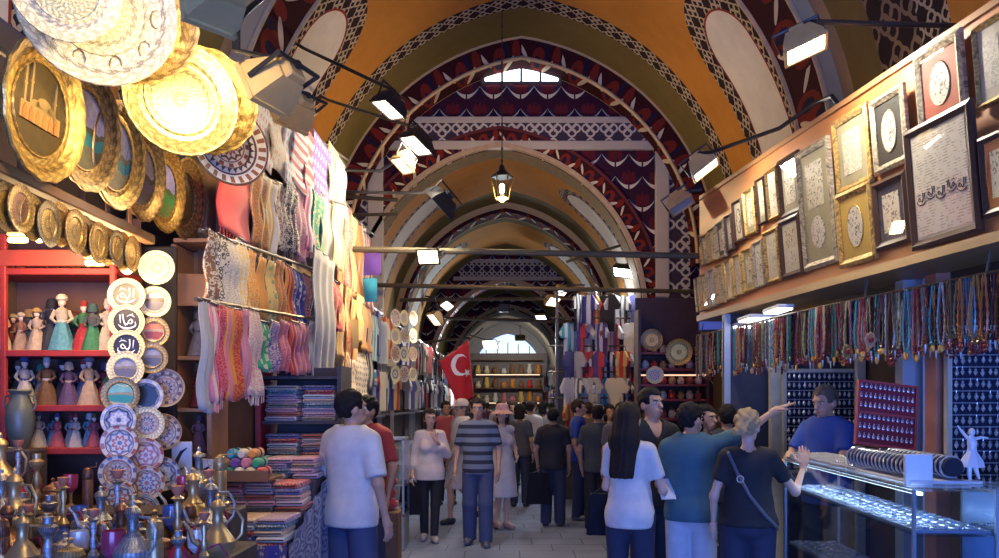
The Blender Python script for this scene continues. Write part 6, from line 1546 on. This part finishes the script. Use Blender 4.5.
# the group at the jewellery counter
person('long-haired woman in a white t-shirt holding a leaflet, seen from behind', 630, 5.8, 1.70, 155, dict(le=(.19,-.02,1.13), lw=(.08,-.24,1.06), re=(-.24,-.04,1.12), rw=(-.19,-.28,1.06)), True, 'fair', 'dark', 'long', dict(mat=cmat((.60,.57,.56)), sleeve=.7, hem=.84, loose=.012), dict(mat=DJEAN, knee=.062, ankle=.05), yaw=-14, hands=dict(r=((.3,-.9,.1),(0,0,1),(-1,0,0),.5)))
person('dark-haired man in a black shirt looking back over the group', 652, 6.5, 1.82, 18, dict(), False, 'tan', 'black', 'short', dict(mat=BLK, sleeve=.8, hem=.84, open=True), dict(mat=DJEAN), yaw=14, pitch=-4)
person('man in a teal t-shirt and white trousers pointing to the right', 691, 6.0, 1.70, 160, dict(re=(-.40,-.12,1.54), rw=(-.60,-.22,1.70), rs=(-.2,.0,1.45), le=(.24,-.02,1.13), lw=(.18,-.22,1.02)), False, 'tan', 'black', 'short',
       dict(mat=cmat((.04,.11,.15)), sleeve=.82, hem=.86), dict(mat=cmat((.48,.49,.55)), knee=.08, ankle=.07, top=.98), yaw=-35, hands=dict(r=((-.8,-.35,.4),(0,0,-1),(-.3,.6,.6),.12)), build=1.08)
person('blonde woman in a black t-shirt raising her hand at the counter', 748, 5.5, 1.66, 168, dict(re=(-.34,-.10,1.16), rw=(-.42,-.26,1.33), le=(.24,.02,1.13), lw=(.24,-.05,.9)), True, 'fair', 'blond', 'pony', dict(mat=BLK, sleeve=.62, hem=.92, loose=.016), dict(mat=DJEAN, belt=True, top=.98), yaw=-25, hands=dict(r=((-.1,-.35,.95),(.2,-1,-.1),(.9,0,0),.25)), build=1.08)
person('woman with dark hair looking out between the teal shirt and the blonde', 706, 7.2, 1.68, 20, dict(), True, 'tan', 'black', 'bob', dict(mat=cmat((.05,.05,.08)), sleeve=.7), dict(mat=DJEAN), yaw=20)
person('black-haired man seen from behind, just left of the blonde woman', 727, 7.7, 1.68, 172, dict(), False, 'tan', 'black', 'short', dict(mat=cmat((.03,.04,.07)), sleeve=.7), dict(mat=DJEAN))
person('shopkeeper in a royal blue polo shirt bending over the counter', 826, 6.6, 1.84, -58, dict(le=(.24,-.12,1.2), lw=(.16,-.34,1.16), re=(-.24,-.12,1.2), rw=(-.16,-.34,1.14)), False, 'fair', 'grey', 'short', dict(mat=cmat((.02,.07,.38)), sleeve=.75, hem=.84, collar=True), dict(mat=DJEAN), pitch=12, build=1.1)
# left side
person('man in a white short-sleeved shirt and jeans seen from behind, at the left', 352, 5.6, 1.79, 148, dict(le=(.25,.0,1.14), lw=(.22,-.08,.9), re=(-.26,.03,1.14), rw=(-.27,-.04,.89)), False, 'tan', 'black', 'short', dict(mat=cmat((.56,.54,.52)), sleeve=.85, hem=.84, collar=True, loose=.022), dict(mat=JEANS, knee=.085, ankle=.075), yaw=-22, build=1.02)
person('man in a red t-shirt half hidden by the white-shirted man', 366, 6.95, 1.76, -20, dict(le=(.27,-.02,1.14)), False, 'olive', 'black', 'short', dict(mat=cmat((.30,.03,.035)), sleeve=.8, hem=.84), dict(mat=DJEAN), yaw=-20, build=1.06)
# the crowd further down
CW = [(520,13.2,1.68,170,(.06,.06,.08),'black top and dark trousers beside a white-shirted walker'),(531,15,1.72,150,(.55,.55,.58),'white shirt left of the black t-shirt man'),(512,16.5,1.7,10,(.1,.1,.14),'dark shirt behind the pink hat'),(542,17.5,1.7,190,(.3,.28,.26),'grey top far down the street'),
      (446,13.5,1.72,20,(.35,.06,.08),'dark red top behind the white blouse'),(568,14.6,1.7,200,(.05,.06,.1),'dark jacket between the blue shirt and the black t-shirt'),(524,21,1.7,180,(.08,.1,.2),'navy top in the distant crowd'),(499,20,1.72,0,(.4,.38,.4),'pale top in the distant crowd'),
      (487,24,1.7,180,(.2,.05,.06),'maroon top in the distant crowd'),(535,25,1.7,10,(.5,.5,.55),'white top in the distant crowd'),(509,27,1.72,180,(.05,.05,.07),'black top in the distant crowd'),(551,22,1.68,170,(.1,.14,.3),'blue top in the distant crowd'),(472,22,1.7,0,(.1,.1,.12),'dark grey top in the distant crowd'),(621,10.2,1.7,185,(.08,.08,.1),'dark shirt behind the long-haired woman'),
      (503,18,1.7,185,(.25,.1,.1),'brick red top far down the street'),(529,18.5,1.66,0,(.1,.12,.2),'slate top far down the street'),(546,26,1.72,180,(.3,.3,.34),'light grey top in the distant crowd'),(516,30,1.7,0,(.2,.2,.3),'blue grey top in the distant crowd'),(481,29,1.7,0,(.45,.4,.3),'beige top in the distant crowd'),(559,18.5,1.72,170,(.04,.05,.05),'black jacket beside the jersey stall'),(588,13.0,1.7,190,(.12,.1,.1),'dark brown top below the jerseys'),(610,12.6,1.66,10,(.3,.28,.3),'grey blouse below the jerseys')]
for k, (px, Y, h, hd, c, w) in enumerate(CW):
    person('person in a ' + w, px, Y, h, hd, dict(), k % 3 == 0, 'tan', ('black','dark','brown')[k % 3], 'bob' if k % 3 == 0 else 'short', dict(mat=cmat(c), sleeve=.75), dict(mat=(DJEAN, BLK, JEANS)[k % 3]), res=.022, face=False, group='people in the distant crowd')
# what they carry
def bag(x, Y, ztop, w, h, c, lab, strap, cat='bag', rz=0):
    o = empty('handbag' if cat == 'bag' else cat, (x, Y, ztop - h), rz); T(o, lab, cat)
    q = MB(); q.grid(lambda u, v: (w*(u-.5)*(1 - .25*v), -.05*math.sin(PI*u)*(1-.6*v) - .012, h*v), 8, 8); q.grid(lambda u, v: (w*(u-.5)*(1-.25*v), .05*math.sin(PI*u)*(1-.6*v) + .012, h*v), 8, 8); q.box((0,0,.01), (w*.96,.06,.03), b=.008); q.box((0,0,h), (w*.74,.035,.02)); q.build('bag_body', pm(scl(c,.6), .85, spec=.15), o)
    q = MB(); q.tube([Vector(p) for p in strap], .008, 6); q.build('strap', pm(scl(c,.8), .5), o); return o
bx = at(408,0,9.8).x; bag(bx + .02, 9.84, .72, .3, .38, (.02,.02,.03), 'black shopping bag hanging from the white-bloused woman’s hand', [(-.1,0,.37),(0,0,.44),(.1,0,.37)])
bx = at(539,0,11).x; bag(bx, 11.0, .74, .36, .42, (.02,.02,.03), 'black bag hanging beside the man in the black t-shirt', [(-.1,0,.4),(0,0,.5),(.1,0,.4)])
bx = at(601,0,6.2).x; bag(bx, 6.05, 1.02, .26, .3, (.02,.018,.03), 'black handbag at the long-haired woman’s left side', [(-.1,0,.29),(.03,-.06,.4),(.12,-.1,.5),(.14,0,.4),(.1,0,.29)])
N_ = Matrix.Translation((at(748,0,5.5).x, 5.5, 0)) @ Matrix.Rotation(math.radians(168), 4, 'Z') @ Matrix.Scale(1.66/1.75, 4)
o = MB().tube([N_ @ Vector(p) for p in ((.15,.0,1.475),(.14,.09,1.44),(.08,.145,1.3),(.0,.15,1.15),(-.1,.15,1.02),(-.185,.1,.93),(-.2,.0,.9))], .012, 6).build('bag_strap', pm((.10,.10,.13), .5)); T(o, 'dark shoulder strap with a ring across the blonde woman’s back', 'strap')
q = MB(); c_ = N_ @ Vector((.07,.165,1.27)); q.tube([c_ + Vector((.022*math.cos(t*PI/6), -.012, .022*math.sin(t*PI/6))) for t in range(12)], .005, 6, closed=True); q.build('strap_ring', SILV2, o)
o = empty('leaflet', at(666,489,5.93)); T(o, 'small white leaflet in the long-haired woman’s hand', 'leaflet'); MB().box((0,0,0), (.12,.17,.004), Euler((1.0,0,.3)).to_matrix().to_4x4()).build('sheet', pm((.6,.6,.62), .7), o)

# ------------------------------------------------------------------ daylight, blue gate fill and camera
def area(name, loc, rot, sx, sy, e, c):
    L = bpy.data.lights.new(name, 'AREA'); L.shape = 'RECTANGLE'; L.size = sx; L.size_y = sy; L.energy = e; L.color = c
    o = bpy.data.objects.new(name, L); COL.objects.link(o); o.location = loc; o.rotation_euler = rot; return o
DAY = (.55,.72,1.0)
PL = area('gate_blue_fill', (.2,-3.98,1.37), (-PI/2,0,0), 6.0, 2.75, 1, DAY); PL.data.cycles.is_portal = True; PL.rotation_euler = (PI/2,0,0)  # portal in the added gate, guiding the blue fill into the street
area('daylight_end_arch', (.05,45.8,4.3), (-PI/2,0,0), 3, 1.6, 20, DAY)
W = bpy.data.worlds.new('sky'); SC.world = W; W.use_nodes = True
bg = W.node_tree.nodes['Background']; bg.inputs[0].default_value = (.13,.28,1.0,1); bg.inputs[1].default_value = 15.0  # saturated blue put in to tint the low street through the added gate
cam = bpy.data.cameras.new('camera'); co = bpy.data.objects.new('camera', cam); COL.objects.link(co)
co.location = (0,0,EYE); co.rotation_euler = (PI/2,0,0); cam.sensor_width = 36; cam.lens = FPX*36/999; cam.shift_x = -(VX - 499.5)/999; cam.shift_y = (VY - 279)/999; cam.clip_start = .05; cam.clip_end = 200
SC.camera = co
vs = SC.view_settings; vs.view_transform = 'Standard'; vs.look = 'None'; vs.exposure = 0.35; vs.gamma = 1; vs.use_curve_mapping = False
